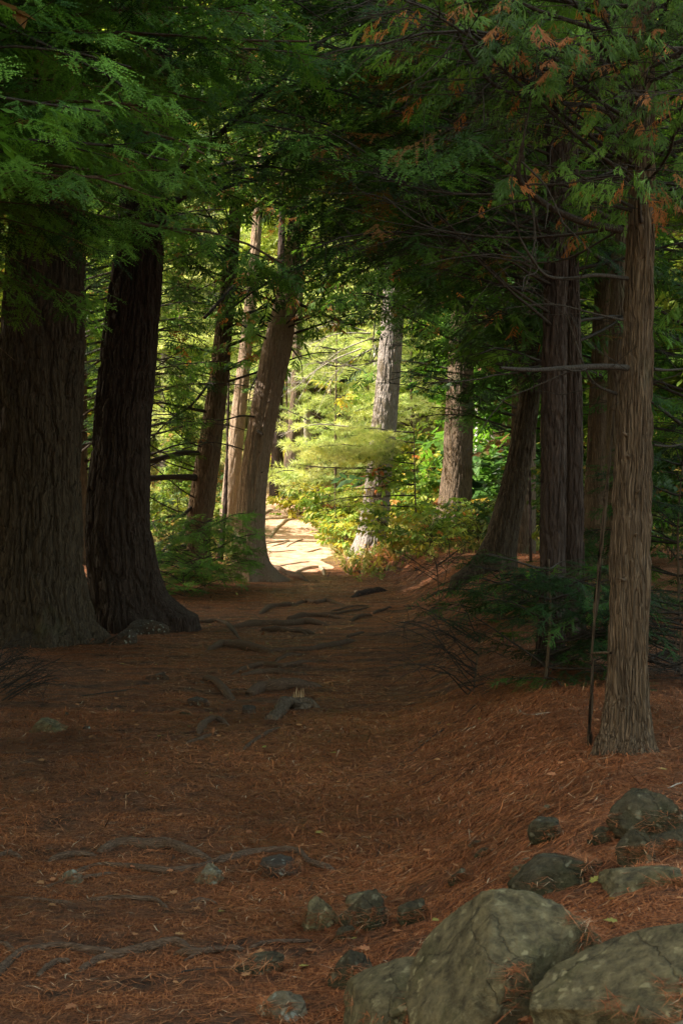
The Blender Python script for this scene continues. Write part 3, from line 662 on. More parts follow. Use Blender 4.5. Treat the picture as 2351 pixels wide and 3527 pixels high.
make_tree('red_cedar_tree', 'tall straight cedar with shredding brown bark standing on the bank at right', 'tree',
    [(1428, 1762, 110), (1434, 1680, 97), (1440, 1560, 91), (1445, 1400, 86), (1450, 1200, 84), (1456, 1000, 78), (1462, 850, 74), (1466, 700, 69), (1470, 500, 61), (1472, 300, 56), (1474, 100, 52), (1476, 0, 50)], 6.2, 'bark_cedar', 'cedar', 'cedar', zq=.006, K=260, topz=9, flare=.22, rootdirs=((3.6, .07), (-.5, .08), (-1.6, .06)), lobes=5, phase=.9,
    limbs=[dict(z0=2.55, z1=3.3, n=13, L=.95, az=(195, 330), r=.006, dead=.2, tint=.5, sl=.12, leafy=.45, gap=.08, droopax=1.0, seed=93, cone=False), dict(z0=3.15, z1=4.2, n=11, L=.75, az=(200, 350), r=.007, dead=.10, tint=.5, sl=.13, leafy=.8, gap=.07, droopax=1.0, seed=91, cone=False), dict(z0=2.75, z1=4.1, n=16, L=1.6, az=(120, 250), r=.009, dead=.13, tint=.5, sl=.13, leafy=.30, gap=.09, droopax=.8, cone=False, dens=1.0), dict(z0=2.9, z1=4.4, n=8, L=.9, az=(190, 380), r=.008, dead=.22, tint=.55, sl=.15, leafy=.5, gap=.08, droopax=.9, seed=14, cone=False),
           dict(z0=3.8, z1=8, n=18, L=1.9, r=.014, dead=.2, tint=.45, sl=.22, seed=4, droopax=.6)],
    spec_limbs=[dict(pts=[(1440, 845, 6.1), (1380, 842, 5.95), (1300, 846, 5.8), (1220, 850, 5.65), (1148, 845, 5.5)], w=15, end=.5, twigs=3), dict(pts=[(1425, 528, 6.15), (1340, 510, 6.0), (1270, 480, 5.9), (1215, 440, 5.8), (1190, 400, 5.7), (1200, 330, 5.6)], w=18, end=.45, twigs=10, tl=.9),
                dict(pts=[(1440, 640, 6.15), (1370, 632, 6.0), (1300, 640, 5.9), (1250, 630, 5.8), (1215, 585, 5.7), (1190, 540, 5.65)], w=10, end=.4, twigs=8, tl=.8), dict(pts=[(1430, 735, 6.1), (1370, 722, 6.0), (1280, 700, 5.9), (1210, 700, 5.8)], w=6, twigs=5, tl=.7),
                dict(pts=[(1440, 300, 6.15), (1380, 250, 6.0), (1280, 235, 5.9), (1150, 205, 5.8), (1080, 130, 5.7), (1040, 50, 5.6)], w=13, end=.5, twigs=10, tl=.9), dict(pts=[(1430, 520, 6.6), (1300, 540, 7.0), (1150, 545, 7.2), (980, 520, 7.4), (880, 450, 7.5)], w=9, twigs=12, tl=1.0),
                dict(pts=[(1440, 400, 6.6), (1300, 420, 6.9), (1150, 445, 7.2), (1000, 440, 7.4), (860, 405, 7.6)], w=11, twigs=12, tl=1.0), dict(pts=[(1415, 905, 6.2), (1370, 885, 6.1), (1340, 840, 6.0), (1300, 720, 5.9)], w=8, twigs=4, tl=.6),
                dict(pts=[(1420, 530, 6.3), (1280, 600, 6.6), (1120, 590, 6.9), (960, 560, 7.1)], w=6, twigs=9, tl=.9), dict(pts=[(1500, 848, 6.25), (1540, 850, 6.4), (1600, 842, 6.6)], w=8, twigs=3, tl=.7), dict(pts=[(1500, 1022, 6.25), (1540, 1025, 6.3), (1600, 1010, 6.5)], w=7, twigs=3, tl=.7),
                dict(pts=[(1440, 150, 6.5), (1300, 120, 6.7), (1150, 90, 7), (1000, 60, 7.2), (850, 50, 7.4)], w=9, twigs=10, tl=1)],
    stubs=((1438, 1048), (1456, 1228), (1424, 1330), (1430, 1000), (1432, 1620), (1462, 1130)))
# slim dead sapling beside the cedar
r_, org_, at_, zm_ = trunk('dead_sapling', M['bark_brown'], [(1351, 1725, 17), (1354, 1600, 17), (1362, 1450, 16), (1374, 1300, 14), (1386, 1180, 13), (1398, 1050, 12), (1408, 950, 11), (1416, 860, 9)], 6.35, None, 'cedar', flare=.05, zq=.02, nt_=24)
r_.location = org_; tag(r_, 'slim bare sapling stem rising just left of the straight cedar', 'sapling')
tb = Tubes(); tb.add(np.array([P(1358, 1500, 6.34), P(1385, 1499, 6.2), P(1402, 1500, 6.1)])-org_, np.array([.004, .006, .007]), 6); tb.build('broken_branch', M['bark_brown'], r_)

for nm, lab, tr, Y, mt, st, grp in (
    ('cedar_tree', 'reddish brown trunk in shade between the near black trunk and the straight cedar', [(1368, 1290, 66), (1370, 1150, 60), (1374, 1000, 54), (1380, 850, 48), (1390, 500, 40)], 14.5, 'bark_cedar', 'cedar', None),
    ('dark_trunk_tree', 'dark distant trunk seen just right of the leaning cedar above the path', [(636, 1098, 32), (637, 1000, 24), (640, 850, 22), (646, 600, 18)], 33, 'bark_dark', 'pine', None),
    ('dark_trunk_tree', 'distant brown trunk rising from the yellow shrubs above the path', [(670, 1062, 36), (674, 1000, 29), (680, 900, 24), (688, 600, 20)], 35, 'bark_brown', 'pine', None),
    ('birch_tree', 'slender pale birch right of the broad shaded pine', [(1092, 1238, 16), (1094, 1100, 13), (1097, 900, 12), (1100, 600, 10)], 31, 'bark_pale', 'birch', None),
    ('birch_tree', 'pinkish pale trunk behind the slender birch', [(1118, 1190, 20), (1118, 1000, 18), (1120, 700, 14)], 37, 'bark_pale', 'birch', None),
    ('birch_tree', 'white slender birch seen beyond the top of the sunlit pine', [(858, 1160, 14), (860, 1000, 13), (863, 800, 12), (868, 500, 10)], 38, 'bark_pale', 'birch', None),
    ('young_tree', 'thin dark broken stem behind the leaning cedar on the left', [(508, 1255, 14), (516, 1180, 12), (520, 1100, 8)], 24, 'bark_dark', 'birch', None),
    ('young_tree', 'thin dark stem left of the leaning trunk on the right', [(1218, 1290, 9), (1216, 1150, 8), (1214, 900, 7)], 18, 'bark_dark', 'birch', None)):
    t, org, at, zm = trunk('trunk', M[mt], tr, Y, None, st, top_z=min(11, P(0, tr[-1][1], Y)[2]+3), zq=.06, nt_=40, flare=.2)
    e = empty(nm, org, lab, 'tree', grp); t.parent = e
    cr = Crown(); tb = Tubes(); r = random.Random(int(Y*10)+len(lab))
    ztop = at(99)[0][2]
    for i in range(12):
        z = org[2] + (ztop-org[2])*(.35+.65*i/12); p, R = at(min(z, zm)); az = r.uniform(0, 6.28)
        grow_limb(cr, tb, p, az, r.uniform(.5, 1.3) if Y > 20 else 1.2, .008, seed=i+int(Y), sl=.42 if nm != 'birch_tree' else .4, tint_=0) if False else grow_limb(cr, tb, p, az, r.uniform(.6, 1.5), .008, seed=i+int(Y), sl=.30, base_tint=.5, gap_=0) if False else grow_limb(cr, tb, p, az, r.uniform(.6, 1.5), .008, seed=i+int(Y), sl=.30, base_tint=.5)
    tb.v = [v-org for v in tb.v]; tb.build('branches', M['twig'], e)
    pos, ax, up, sc, ti = cr.done(); ok = allow(pos)
    if 'dark broken' not in lab:
        leaves_obj('crown', 'leaf' if nm == 'birch_tree' else 'hemlock', M['lush'], pos[ok], ax[ok], up[ok], sc[ok]*(.5 if nm == 'birch_tree' else 1), ti[ok], np.full(ok.sum(), 1), e, org)

# ------------------------------------------------------------------ off-frame and overhead trees: most hang boughs into view, the unseen far-left ones are added for shade
def side_tree(name, label, x, y, H, R, kind, limbs, mat='bark_brown', lmat=None):
    zb = float(gz(x, y)); pts = np.array([[x, y, zb-.3], [x+.05, y, zb+H*.5], [x, y, zb+H]]); org = np.array([x, y, zb])
    root = empty(name, org, label, 'tree')
    tb = Tubes(); tb.add(catmull(pts-org, 14), np.linspace(R, R*.2, 29), 20, .06, 3); tb.build('trunk', M[mat], root)
    cr = Crown(); other = Tubes(); nb = 0
    for g in limbs:
        r = random.Random(g.get('seed', 1)+int(x*10)); z0, z1, n = g['z0'], g['z1'], g['n']
        for i in range(n):
            z = z0+(z1-z0)*(i+r.random())/n; az = math.radians(r.uniform(*g.get('az', (0, 360)))); L = g['L']*r.uniform(.65, 1.1)*((1-.6*(z-z0)/(z1-z0)) if g.get('cone', True) else 1)
            t2 = Tubes(); c2 = Crown()
            grow_limb(c2, t2, np.array([x, y, z]), az, L, g.get('r', .03), kind, g.get('rise', .12), g.get('droop', .8), g.get('dens', 1), g.get('sl', .4), g.get('dead', .02), g.get('tint', .45), r.randint(0, 99999), g.get('leafy', 1), droopax=g.get('droopax', .35), sub_gap=g.get('gap', .17))
            px, py, yy = proj(np.vstack(t2.v)); vis = ((px > 0) & (px < 1568) & (py > 0) & (py < 1800) & (yy > .5)).mean() > .2
            if vis and nb < 30: t2.v = [v-org for v in t2.v]; t2.build('branch', M[g.get('bm', 'twig')], root); nb += 1
            else:
                off = other.n; other.v += [v-org for v in t2.v[:1]]; other.f += [t2.f[0]+off]; other.n += len(t2.v[0])
            for a, b, c, d, e in zip(c2.pos, c2.ax, c2.sc, c2.ti, c2.up): cr.add(a, b, c, d, e)
    if other.v: other.build('upper_branches', M['twig'], root)
    pos, ax, up, sc, ti = cr.done(); ok = allow(pos+ax*sc[:, None]*.5); lod, inv = lods(pos)
    ok &= inv | (rng.random(len(pos)) < (.55 if x < 0 else .10)); sc = np.where(inv, sc, sc*1.5)
    leaves_obj('crown', kind, M[lmat or kind], pos[ok], ax[ok], up[ok], sc[ok], ti[ok], lod[ok], root, org)
    return root
side_tree('hemlock_tree', 'hemlock beyond the left edge whose green boughs hang across the upper left', -3.3, 7.6, 12, .16, 'hemlock',
    [dict(z0=2.45, z1=5.4, n=52, L=3.1, az=(-45, 55), tint=.56, sl=.23, r=.018, bm='root', cone=False, rise=.1, gap=.14, droopax=.55), dict(z0=5, z1=11, n=22, L=3.2, tint=.4)])
side_tree('hemlock_tree', 'nearer hemlock beyond the left edge with large soft boughs at the top left corner', -3.3, 5.4, 10, .13, 'hemlock',
    [dict(z0=2.5, z1=3.9, n=24, L=2.7, az=(0, 75), tint=.6, sl=.22, r=.014, cone=False, rise=.15), dict(z0=4, z1=9, n=16, L=2.8, tint=.4)])
side_tree('hemlock_tree', 'tall hemlock left of the great pines spreading boughs over them', -4.6, 11.5, 15, .22, 'hemlock',
    [dict(z0=4.0, z1=7, n=18, L=3.8, az=(-70, 60), tint=.4, sl=.30, r=.03), dict(z0=6, z1=14, n=26, L=3.6, tint=.35)])
side_tree('hemlock_tree', 'hemlock behind the great pines filling the gap above them', -4.15, 18.5, 16, .2, 'hemlock',
    [dict(z0=3.2, z1=8.5, n=30, L=3.2, tint=.4, sl=.30, r=.03), dict(z0=8, z1=15, n=16, L=2.6, tint=.35)])
side_tree('cedar_tree', 'cedar beyond the right edge with orange-flecked boughs over the bank', 3.0, 8.2, 10, .14, 'cedar',
    [dict(z0=2.6, z1=6, n=22, L=2.6, az=(110, 260), tint=.5, sl=.22, r=.018, dead=.12, leafy=.6, cone=False, droopax=.6), dict(z0=5, z1=9.5, n=14, L=2.2, tint=.4)])
side_tree('hemlock_tree', 'hemlock at far right filling the gaps behind the straight cedar', 4.3, 14.5, 14, .2, 'hemlock',
    [dict(z0=1.6, z1=7, n=36, L=3.4, az=(90, 290), tint=.35, sl=.30, r=.022, leafy=.8, cone=False), dict(z0=7, z1=13, n=14, L=2.6, tint=.35)])
side_tree('hemlock_tree', 'hemlock behind the straight cedar hanging boughs out over the middle of the path', 2.4, 12.3, 12, .15, 'hemlock',
    [dict(z0=3.2, z1=8.0, n=46, L=3.6, az=(110, 260), tint=.42, sl=.28, r=.022, cone=False), dict(z0=7, z1=11, n=12, L=2.4, tint=.35)])
side_tree('hemlock_tree', 'tall hemlock behind the leaning trunk whose dark boughs arch over the path', 2.6, 20.5, 15, .2, 'hemlock',
    [dict(z0=2.1, z1=3.6, n=16, L=2.1, az=(140, 235), tint=.2, sl=.28, r=.014, cone=False, seed=19, leafy=.8), dict(z0=3.6, z1=6.2, n=18, L=3.2, az=(165, 225), tint=.3, sl=.30, r=.022, cone=False, seed=9), dict(z0=3.0, z1=8.5, n=34, L=4.0, az=(100, 290), tint=.3, sl=.31, r=.028, cone=False), dict(z0=8, z1=14, n=14, L=2.6, tint=.35)])
side_tree('hemlock_tree', 'shaded hemlock behind the great pines reaching toward the brown cedar', -4.1, 22.0, 13, .18, 'hemlock',
    [dict(z0=1.2, z1=7.0, n=64, L=2.9, az=(-70, 60), tint=.35, sl=.30, r=.02, cone=False, leafy=.92), dict(z0=6, z1=12, n=12, L=2.4, tint=.35)])
side_tree('hemlock_tree', 'unseen hemlock added at far left to shade the near path', -7.5, 5.5, 15, .25, 'hemlock',
    [dict(z0=4.5, z1=14, n=36, L=4.4, sl=.6, gap=.24, tint=.35)])
side_tree('hemlock_tree', 'dense unseen hemlock added for shade left of the great pines', -8.0, 10.0, 16, .25, 'hemlock',
    [dict(z0=4.0, z1=15, n=40, L=4.6, sl=.6, gap=.24, tint=.35)])
side_tree('hemlock_tree', 'unseen hemlock added for shade on the left beyond the great pines', -8.4, 15.0, 16, .25, 'hemlock',
    [dict(z0=4.0, z1=15, n=40, L=4.4, sl=.6, gap=.24, tint=.35)])
side_tree('hemlock_tree', 'unseen hemlock added for shade at left, level with the leaning cedar', -8.0, 20.0, 14, .25, 'hemlock',
    [dict(z0=3.6, z1=13, n=32, L=3.4, sl=.6, gap=.24, tint=.35)])
side_tree('hemlock_tree', 'unseen hemlock added left of the camera to shade the near rocks', -5.5, .5, 14, .25, 'hemlock',
    [dict(z0=4.5, z1=13, n=34, L=4.2, sl=.6, gap=.24, tint=.35)])

# ------------------------------------------------------------------ light green young pines at the bend
def bush(name, label, cat, px, py, Y, kind, lmat, H, L, n, sl, tint, az=(0, 360), z0f=.15, r0=.012, rise=.25, seed=1, dead=0.0, lod=None, group=None, stem='bark_brown', leafy=1.0, droop=.6, gap=.16, droopax=.25, stems=1, limit=None, tw='twig'):
    g = P(px, py, Y); g[2] = float(gz(g[0], g[1])) if py is None else g[2]
    g[2] = float(gz(g[0], g[1])); root = empty(name, g, label, cat, group); r = random.Random(seed)
    tb = Tubes(); cr = Crown(); bt = Tubes()
    for s in range(stems):
        lean = np.array([r.gauss(0, .12), r.gauss(0, .12), 1])*H*(1 if s == 0 else r.uniform(.6, .95)) if stems > 1 or True else 0
        if stems == 1: lean = np.array([r.gauss(0, .03), r.gauss(0, .03), 1])*H
        st = catmull([g + np.array([0, 0, -.05]), g + lean*.5 + np.array([r.gauss(0, .02), 0, 0])*H, g+lean], 6); tb.add(st - g, np.linspace(r0, r0*.25, len(st)), 7)
        for i in range(max(1, n//stems)):
            t = z0f + (1-z0f)*(i+r.random())/(n/stems); t = min(t, .99); p = st[int(t*(len(st)-1))]
            grow_limb(cr, bt, p, math.radians(r.uniform(*az)), L*r.uniform(.5, 1.1)*(1-.55*t), r0*.45, kind, rise, droop, 1, sl, dead, tint, r.randint(0, 99999), leafy, sub_gap=gap, droopax=droopax)
    tb.build('stem', M[stem], root); bt.v = [v-g for v in bt.v]; bt.build('branches', M[tw], root)
    if cr.pos:
        pos, ax, up, sc, ti = cr.done(); l, inv = lods(pos, 12, 40)
        if lod is not None: l[:] = lod
        ok = np.ones(len(pos), bool)
        if limit: px_, py_, _ = proj(pos); ok = (px_ > limit[0]) & (px_ < limit[2]) & (py_ > limit[1]) & (py_ < limit[3])
        leaves_obj('foliage', kind, M[lmat], pos[ok], ax[ok], up[ok], sc[ok], ti[ok], l[ok], root, g)
    return root
bush('young_pine_tree', 'feathery light green young pine over the bend, crossing the sunlit trunk', 'tree', 958, 1216, 24.3, 'pine', 'pine', 2.15, 3.2, 12, .25, .75, az=(158, 204), z0f=.40, r0=.022, rise=.04, seed=3, gap=.13, lod=0, limit=(640, 860, 1010, 1062), droop=.25)
for i, (px, py, Y, H, lab) in enumerate(((770, 1120, 31, 4.2, 'light green young pine left of the white birch beyond the bend'), (660, 1060, 37, 6.5, 'tall yellow-green pine between the two distant dark trunks'), (812, 1130, 33, 6.0, 'tall yellow-green pine seen left of the sunlit trunk'),
        (950, 1150, 35, 6.0, 'yellow-green pine seen between the two grey pines'), (745, 1080, 41, 9.0, 'tallest pale pine in the bright gap over the bend'), (400, 1180, 33, 6.5, 'pale green pine behind the bare limbs of the brown cedar'), (470, 1150, 38, 8, 'tall pale pine glimpsed behind the brown cedar trunk'))):
    bush('young_pine_tree', lab, 'tree', px, py, Y, 'pine', 'pine', H, 1.9, 40, .42, .5, z0f=.5 if 600 < px < 745 else .2, r0=.04, rise=.1, seed=20+i, gap=.2, lod=1)
# bare pale dead branches in the bright gap
root = None
g = P(770, 1150, 27.5); g[2] = float(gz(g[0], g[1])); root = empty('dead_tree', g, 'bleached dead tree with bare pale branches across the bright gap', 'tree')
tb = Tubes(); tb.add(catmull([P(880, 1200, 27.5)-g, P(888, 900, 27.5)-g, P(880, 760, 27.5)-g], 6), np.linspace(.03, .02, 13), 7); tb.build('trunk', M['twig_pale'], root)
for q, (a, b) in enumerate((((858, 775), (700, 870)), ((850, 765), (690, 800)), ((856, 800), (730, 900)), ((840, 760), (700, 760)), ((830, 850), (690, 840)), ((800, 980), (640, 1000)), ((830, 800), (660, 905)))):
    r = random.Random(q); tb = Tubes(); p0 = P(a[0], a[1], 27.5); p1 = P(b[0], b[1], 26.7); md = (p0+p1)/2 + np.array([0, 0, .12]); pts = catmull([p0, md, p1], 8); tb.add(pts-g, np.linspace(.016, .004, 17), 4)
    for k in range(11):
        j = r.randint(3, 14); e = pts[j+1]-pts[j]; e /= np.linalg.norm(e); e = e + np.array([0, r.gauss(0, .4), r.gauss(0, .5)]); c = pts[j]; L = r.uniform(.2, .7); tb.add(np.array([c, c+e*L*.5, c+e*L+np.array([0, 0, r.gauss(0, .06)])])-g, np.array([.006, .004, .003]), 3)
    tb.build('branch', M['twig_pale'], root)

# ------------------------------------------------------------------ shrubs and saplings
SH = [
 ('oak_sapling', 'bright green oak sapling in front of the sunlit pine trunk', 868, 1268, 24.2, 1.75, .55, 16, .30, .25, .45, 1),
 ('oak_sapling', 'leafy oak sapling with yellowing leaves at the foot of the sunlit pine', 905, 1280, 23.2, .75, .6, 16, .30, .35, .1, 3),
 ('maple_sapling', 'yellow-leaved maple sapling over the far path beside the dark trunks', 670, 1140, 36.5, 1.35, .9, 22, .36, .82, .3, 2),
 ('maple_sapling', 'pale yellow leafy twigs hanging among the bleached branches', 770, 1110, 29, 3.3, .8, 5, .30, .78, .75, 1),
 ('shrub', 'green and red shrub on the bank just above the path bend', 690, 1160, 33, .7, .9, 22, .36, .6, .05, 4),
 ('shrub', 'dense green shrub beyond the path, left of the sunlit pine', 760, 1190, 30.5, 1.0, .9, 26, .38, .45, .05, 4),
 ('shrub', 'yellow-green shrub between the path and the sunlit pine', 795, 1262, 26.2, .55, .6, 22, .28, .55, .05, 4),
 ('shrub', 'low reddish shrub touching the right edge of the sunlit path', 770, 1230, 28.3, .6, .6, 18, .28, .72, .05, 4),
 ('shrub', 'green sapling thicket between the two grey pines', 965, 1235, 27.3, 1.3, .8, 30, .34, .4, .1, 5),
 ('shrub', 'broad-leaved green shrub in front of the broad shaded pine', 1035, 1255, 24.5, .9, .6, 18, .30, .4, .1, 4),
 ('shrub', 'orange-flecked shrub right of the broad shaded pine', 1100, 1260, 22.5, .75, .7, 22, .3, .6, .05, 4),
 ('shrub', 'leafy shrub low on the bank between the saplings and leaning trunk', 985, 1290, 21.5, .5, .55, 18, .28, .5, .05, 4),
 ('shrub', 'tall green shrub behind the slender birch', 1085, 1190, 33, 1.8, 1.1, 26, .4, .4, .1, 4),
 ('shrub', 'sunlit shrub behind the thin stem of the feathery pine', 940, 1180, 33, 1.7, 1.1, 30, .4, .5, .1, 4),
 ('shrub', 'green shrub seen between leaning trunk and flaky trunk', 1225, 1230, 22, 1.3, .9, 24, .36, .35, .05, 4),
 ('shrub', 'yellow shrub seen low between the great pine and the brown cedar', 395, 1240, 26, 1.2, 1.0, 26, .36, .68, .05, 4),
 ('shrub', 'green shrub in the slit between the two great pines', 205, 1250, 24, 2.0, 1.2, 22, .4, .4, .05, 4),
 ('shrub', 'yellow-green shrub showing between brown cedar and leaning cedar', 500, 1215, 30, 1.6, 1.1, 24, .38, .5, .05, 4),
 ('shrub', 'shaded shrub at the far right behind the straight cedar', 1540, 1280, 17, 1.3, .9, 22, .34, .25, .05, 4),
 ('shrub', 'green shrub seen between near black trunk and reddish trunk', 1345, 1240, 19, 1.6, .9, 22, .34, .3, .05, 4),
]
for i, (nm, lab, px, py, Y, H, L, n, sl, tint, z0f, st) in enumerate(SH):
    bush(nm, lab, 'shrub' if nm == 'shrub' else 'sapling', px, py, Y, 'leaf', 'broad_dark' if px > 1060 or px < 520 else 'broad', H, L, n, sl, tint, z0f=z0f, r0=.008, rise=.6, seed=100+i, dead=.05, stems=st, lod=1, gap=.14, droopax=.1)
# hemlock seedlings
bush('hemlock_sapling', 'bushy green hemlock seedling at the foot of the leaning cedar', 'sapling', 470, 1330, 19.2, 'hemlock', 'hemlock', .95, 1.15, 34, .26, .68, z0f=.1, r0=.012, rise=.15, seed=61, lod=0, gap=.11)
bush('hemlock_sapling', 'second small hemlock seedling touching the path left of the leaning cedar', 'sapling', 425, 1352, 18.2, 'hemlock', 'hemlock', .5, .75, 22, .22, .6, z0f=.1, r0=.009, rise=.2, seed=62, lod=0, gap=.10, dead=.03)
bush('hemlock_sapling', 'dark spreading hemlock sapling wrapped round the flaky trunk', 'sapling', 1250, 1510, 8.6, 'hemlock', 'hemlock', .75, .85, 30, .18, .05, z0f=.08, r0=.014, rise=.12, seed=63, gap=.09, droop=.5)
bush('hemlock_sapling', 'dark low hemlock sapling below the leaning trunk', 'sapling', 1150, 1380, 12.2, 'hemlock', 'hemlock', .45, .8, 20, .2, .08, z0f=.1, r0=.011, rise=.12, seed=64, gap=.10)
bush('hemlock_sapling', 'dark hemlock sapling at the far right beyond the straight cedar', 'sapling', 1560, 1400, 11.5, 'hemlock', 'hemlock', 1.5, 1.0, 34, .26, .15, z0f=.15, r0=.014, rise=.12, seed=65, gap=.12)
bush('dead_sapling', 'dead bare shrub with bent grey twigs on the slope left of the dark hemlock', 'sapling', 1085, 1560, 9.2, 'hemlock', 'hemlock', .42, .95, 12, .2, .2, az=(130, 250), z0f=.0, r0=.005, rise=.25, seed=66, leafy=0.03, gap=.15, stems=2, droop=1.6)
bush('dead_sapling', 'fine leafless shrub at the end of the path below the broad pine', 'sapling', 1010, 1360, 15.5, 'hemlock', 'hemlock', .75, .8, 14, .2, .2, z0f=.1, r0=.006, rise=.5, seed=67, leafy=0.04, gap=.12, stems=3)
bush('dead_sapling', 'bare twiggy brush at the left edge below the massive pine', 'sapling', -10, 1630, 9.5, 'hemlock', 'hemlock', .35, .6, 16, .2, .2, az=(-90, 90), z0f=.0, r0=.004, rise=.3, seed=68, leafy=0.0, gap=.12, stems=2)
bush('dead_sapling', 'tangle of dry grey twigs at the right edge behind the straight cedar', 'sapling', 1560, 1480, 8.8, 'hemlock', 'hemlock', .5, .9, 30, .2, .2, az=(90, 300), z0f=.0, r0=.010, rise=.1, seed=69, leafy=0.0, gap=.10, stems=3, tw='twig')

# undergrowth: grass and herbs on the sunlit slope
N = 15000
y = rng.uniform(22.5, 52, N); x = rng.uniform(-9, 12, N)*(.5+y/60)
off = np.abs(x-path_mid(y)); keep = (off > np.interp(y, [22.8, 27, 41], [.9, 1.05, .7])) | (y > 41)
keep &= ~((y < 24.5) & (x < 1)) & (rng.random(N) < (.3+.9*fbm(x*.7, y*.5, 2, 2))); x = x[keep]; y = y[keep]; n = len(x)
pos = np.stack([x, y, gz(x, y)], -1); ax = np.stack([rng.normal(0, .5, n), rng.normal(0, .5, n), np.ones(n)*.7], -1)
leaves_obj('undergrowth', 'leaf', M['herb'], pos, ax, rng.normal(0, 1, (n, 3)), rng.uniform(.12, .30, n), np.where(rng.random(n) < .12, rng.uniform(.88, 1, n), np.clip(rng.normal(.45, .2, n), 0, .8)), np.full(n, 2), None, np.zeros(3), kind='stuff')
n = 1500; y = rng.uniform(20.3, 27, n); x = rng.uniform(.1, 4.2, n) + (y-23)*-.05; k = rng.random(n) < sstep(20.3, 23.5, y)+.15; x = x[k]; y = y[k]; n = len(x)
pos = np.stack([x, y, gz(x, y)], -1); ax = np.stack([rng.normal(0, .6, n), rng.normal(0, .6, n), np.ones(n)*.6], -1)
leaves_obj('bank_undergrowth', 'leaf', M['herb'], pos, ax, rng.normal(0, 1, (n, 3)), rng.uniform(.10, .24, n), np.where(rng.random(n) < .2, rng.uniform(.88, 1, n), np.clip(rng.normal(.4, .25, n), 0, .8)), np.full(n, 1), None, np.zeros(3), kind='stuff')
n = 22000; y = rng.uniform(20.5, 46, n); x = rng.uniform(-6, 7, n); k = (np.abs(x-path_mid(y)) > .85) & ~((y < 23.5) & (x < 1.2)); x = x[k]; y = y[k]; n = len(x)
a = np.stack([x, y, gz(x, y)-.01], -1); h = rng.uniform(.08, .28, n); sd_ = rng.normal(0, 1, (n, 3)); sd_[:, 2] = 0; sd_ /= np.linalg.norm(sd_, axis=1)[:, None]
tipp = a + np.stack([rng.normal(0, .07, n), rng.normal(0, .07, n), h], -1)
V = np.stack([a-sd_*.006, a+sd_*.006, tipp], 1).reshape(-1, 3)
mesh_obj('grass', V, np.arange(len(V)).reshape(-1, 3), 3, M['herb'], attrs={'tint': ('FACE', np.clip(rng.normal(.5, .2, n), 0, .8))}, kind='stuff')

# ------------------------------------------------------------------ background forest: prototypes copied in a loop
def proto_tree(kind, H, Rc, ns, mat, lmat, seed, tint, z0=.12):
    r = np.random.default_rng(seed)
    root = empty('proto', (0, 0, 0), 'x', 'tree')
    tb = Tubes(); tb.add(catmull([(0, 0, -.4), (.1, 0, H*.5), (0, .05, H)], 10), np.linspace(H*.016+.05, .03, 21), 14, .1, seed); tb.build('trunk', M[mat], root)
    nc = int(ns/16); t = z0+(1-z0)*r.random(nc)**.9; az = r.random(nc)*6.283
    rad = Rc*(1-t)**.65*np.sqrt(r.uniform(.08, 1, nc)) if kind != 'leaf' else Rc*np.sin(np.clip(t, 0.05, .97)*3.14)**.5*np.sqrt(r.uniform(.1, 1, nc))
    c = np.stack([rad*np.cos(az), rad*np.sin(az), t*H - (.18*rad if kind != 'leaf' else 0)], -1)
    i = r.integers(0, nc, ns); pos = c[i] + r.normal(0, 1, (ns, 3))*np.array([.40, .40, .15 if kind != 'leaf' else .35])
    ax = np.stack([np.cos(az[i]), np.sin(az[i]), np.full(ns, -.15)], -1) + r.normal(0, .5, (ns, 3))
    ct = r.normal(tint, .16, nc); ti = np.clip(ct[i] + r.normal(0, .07, ns), 0, .8); ti = np.where(r.random(ns) < .04, r.uniform(.86, 1, ns), ti)
    leaves_obj('crown', kind, M[lmat], pos, ax, np.array([0, 0, 1.])+r.normal(0, .3, (ns, 3)), r.uniform(.45, .8, ns), ti, np.full(ns, 2), root, np.zeros(3))
    # some limbs
    lb = Tubes()
    for q in range(0, nc, 4):
        lb.add(np.array([[0, 0, c[q][2]+.1], c[q]*[.5, .5, 1]+[0, 0, .12], c[q]]), np.array([.03, .02, .008]), 4)
    lb.build('branches', M['twig'], root)
    return root
protos = [proto_tree('hemlock', 13, 2.6, 3600, 'bark_brown', 'lush', 1, .30), proto_tree('hemlock', 16, 2.9, 4200, 'bark_grey', 'lush', 2, .45),
          proto_tree('pine', 15, 2.8, 2300, 'bark_grey', 'lush', 3, .55, .2), proto_tree('leaf', 12, 3.0, 3400, 'bark_pale', 'lush', 4, .62, .25), proto_tree('hemlock', 11, 2.3, 3200, 'bark_dark', 'hemlock', 5, .45, .05), proto_tree('leaf', 9, 2.6, 3000, 'bark_grey', 'lush', 6, .42, .15)]
used = set()
def copy_tree(o, loc, rz, s, label, name, group, cat='tree'):
    if id(o) not in used: used.add(id(o)); c = o
    else:
        c = o.copy(); COL.objects.link(c)
        for ch in o.children:
            d = ch.copy(); COL.objects.link(d); d.parent = c
    c.name = name; c.location = loc; c.rotation_euler = (0, 0, rz); c.scale = (s, s, s*random.uniform(.9, 1.15)); tag(c, label, cat, group); return c
KN = [('hemlock_tree', 'dark green hemlock'), ('hemlock_tree', 'mid green hemlock'), ('pine_tree', 'yellow-green pine'), ('birch_tree', 'yellowing pale-stemmed broadleaf tree'), ('hemlock_tree', 'deep green narrow hemlock'), ('broadleaf_tree', 'green small broadleaf tree')]
BG = []
r = random.Random(11)
def blocked(x, Y):   # keep the bend open
    px = 784+FPX*x/Y
    return Y < 48 and 560 < px < 1010 and Y < 45
spots = []
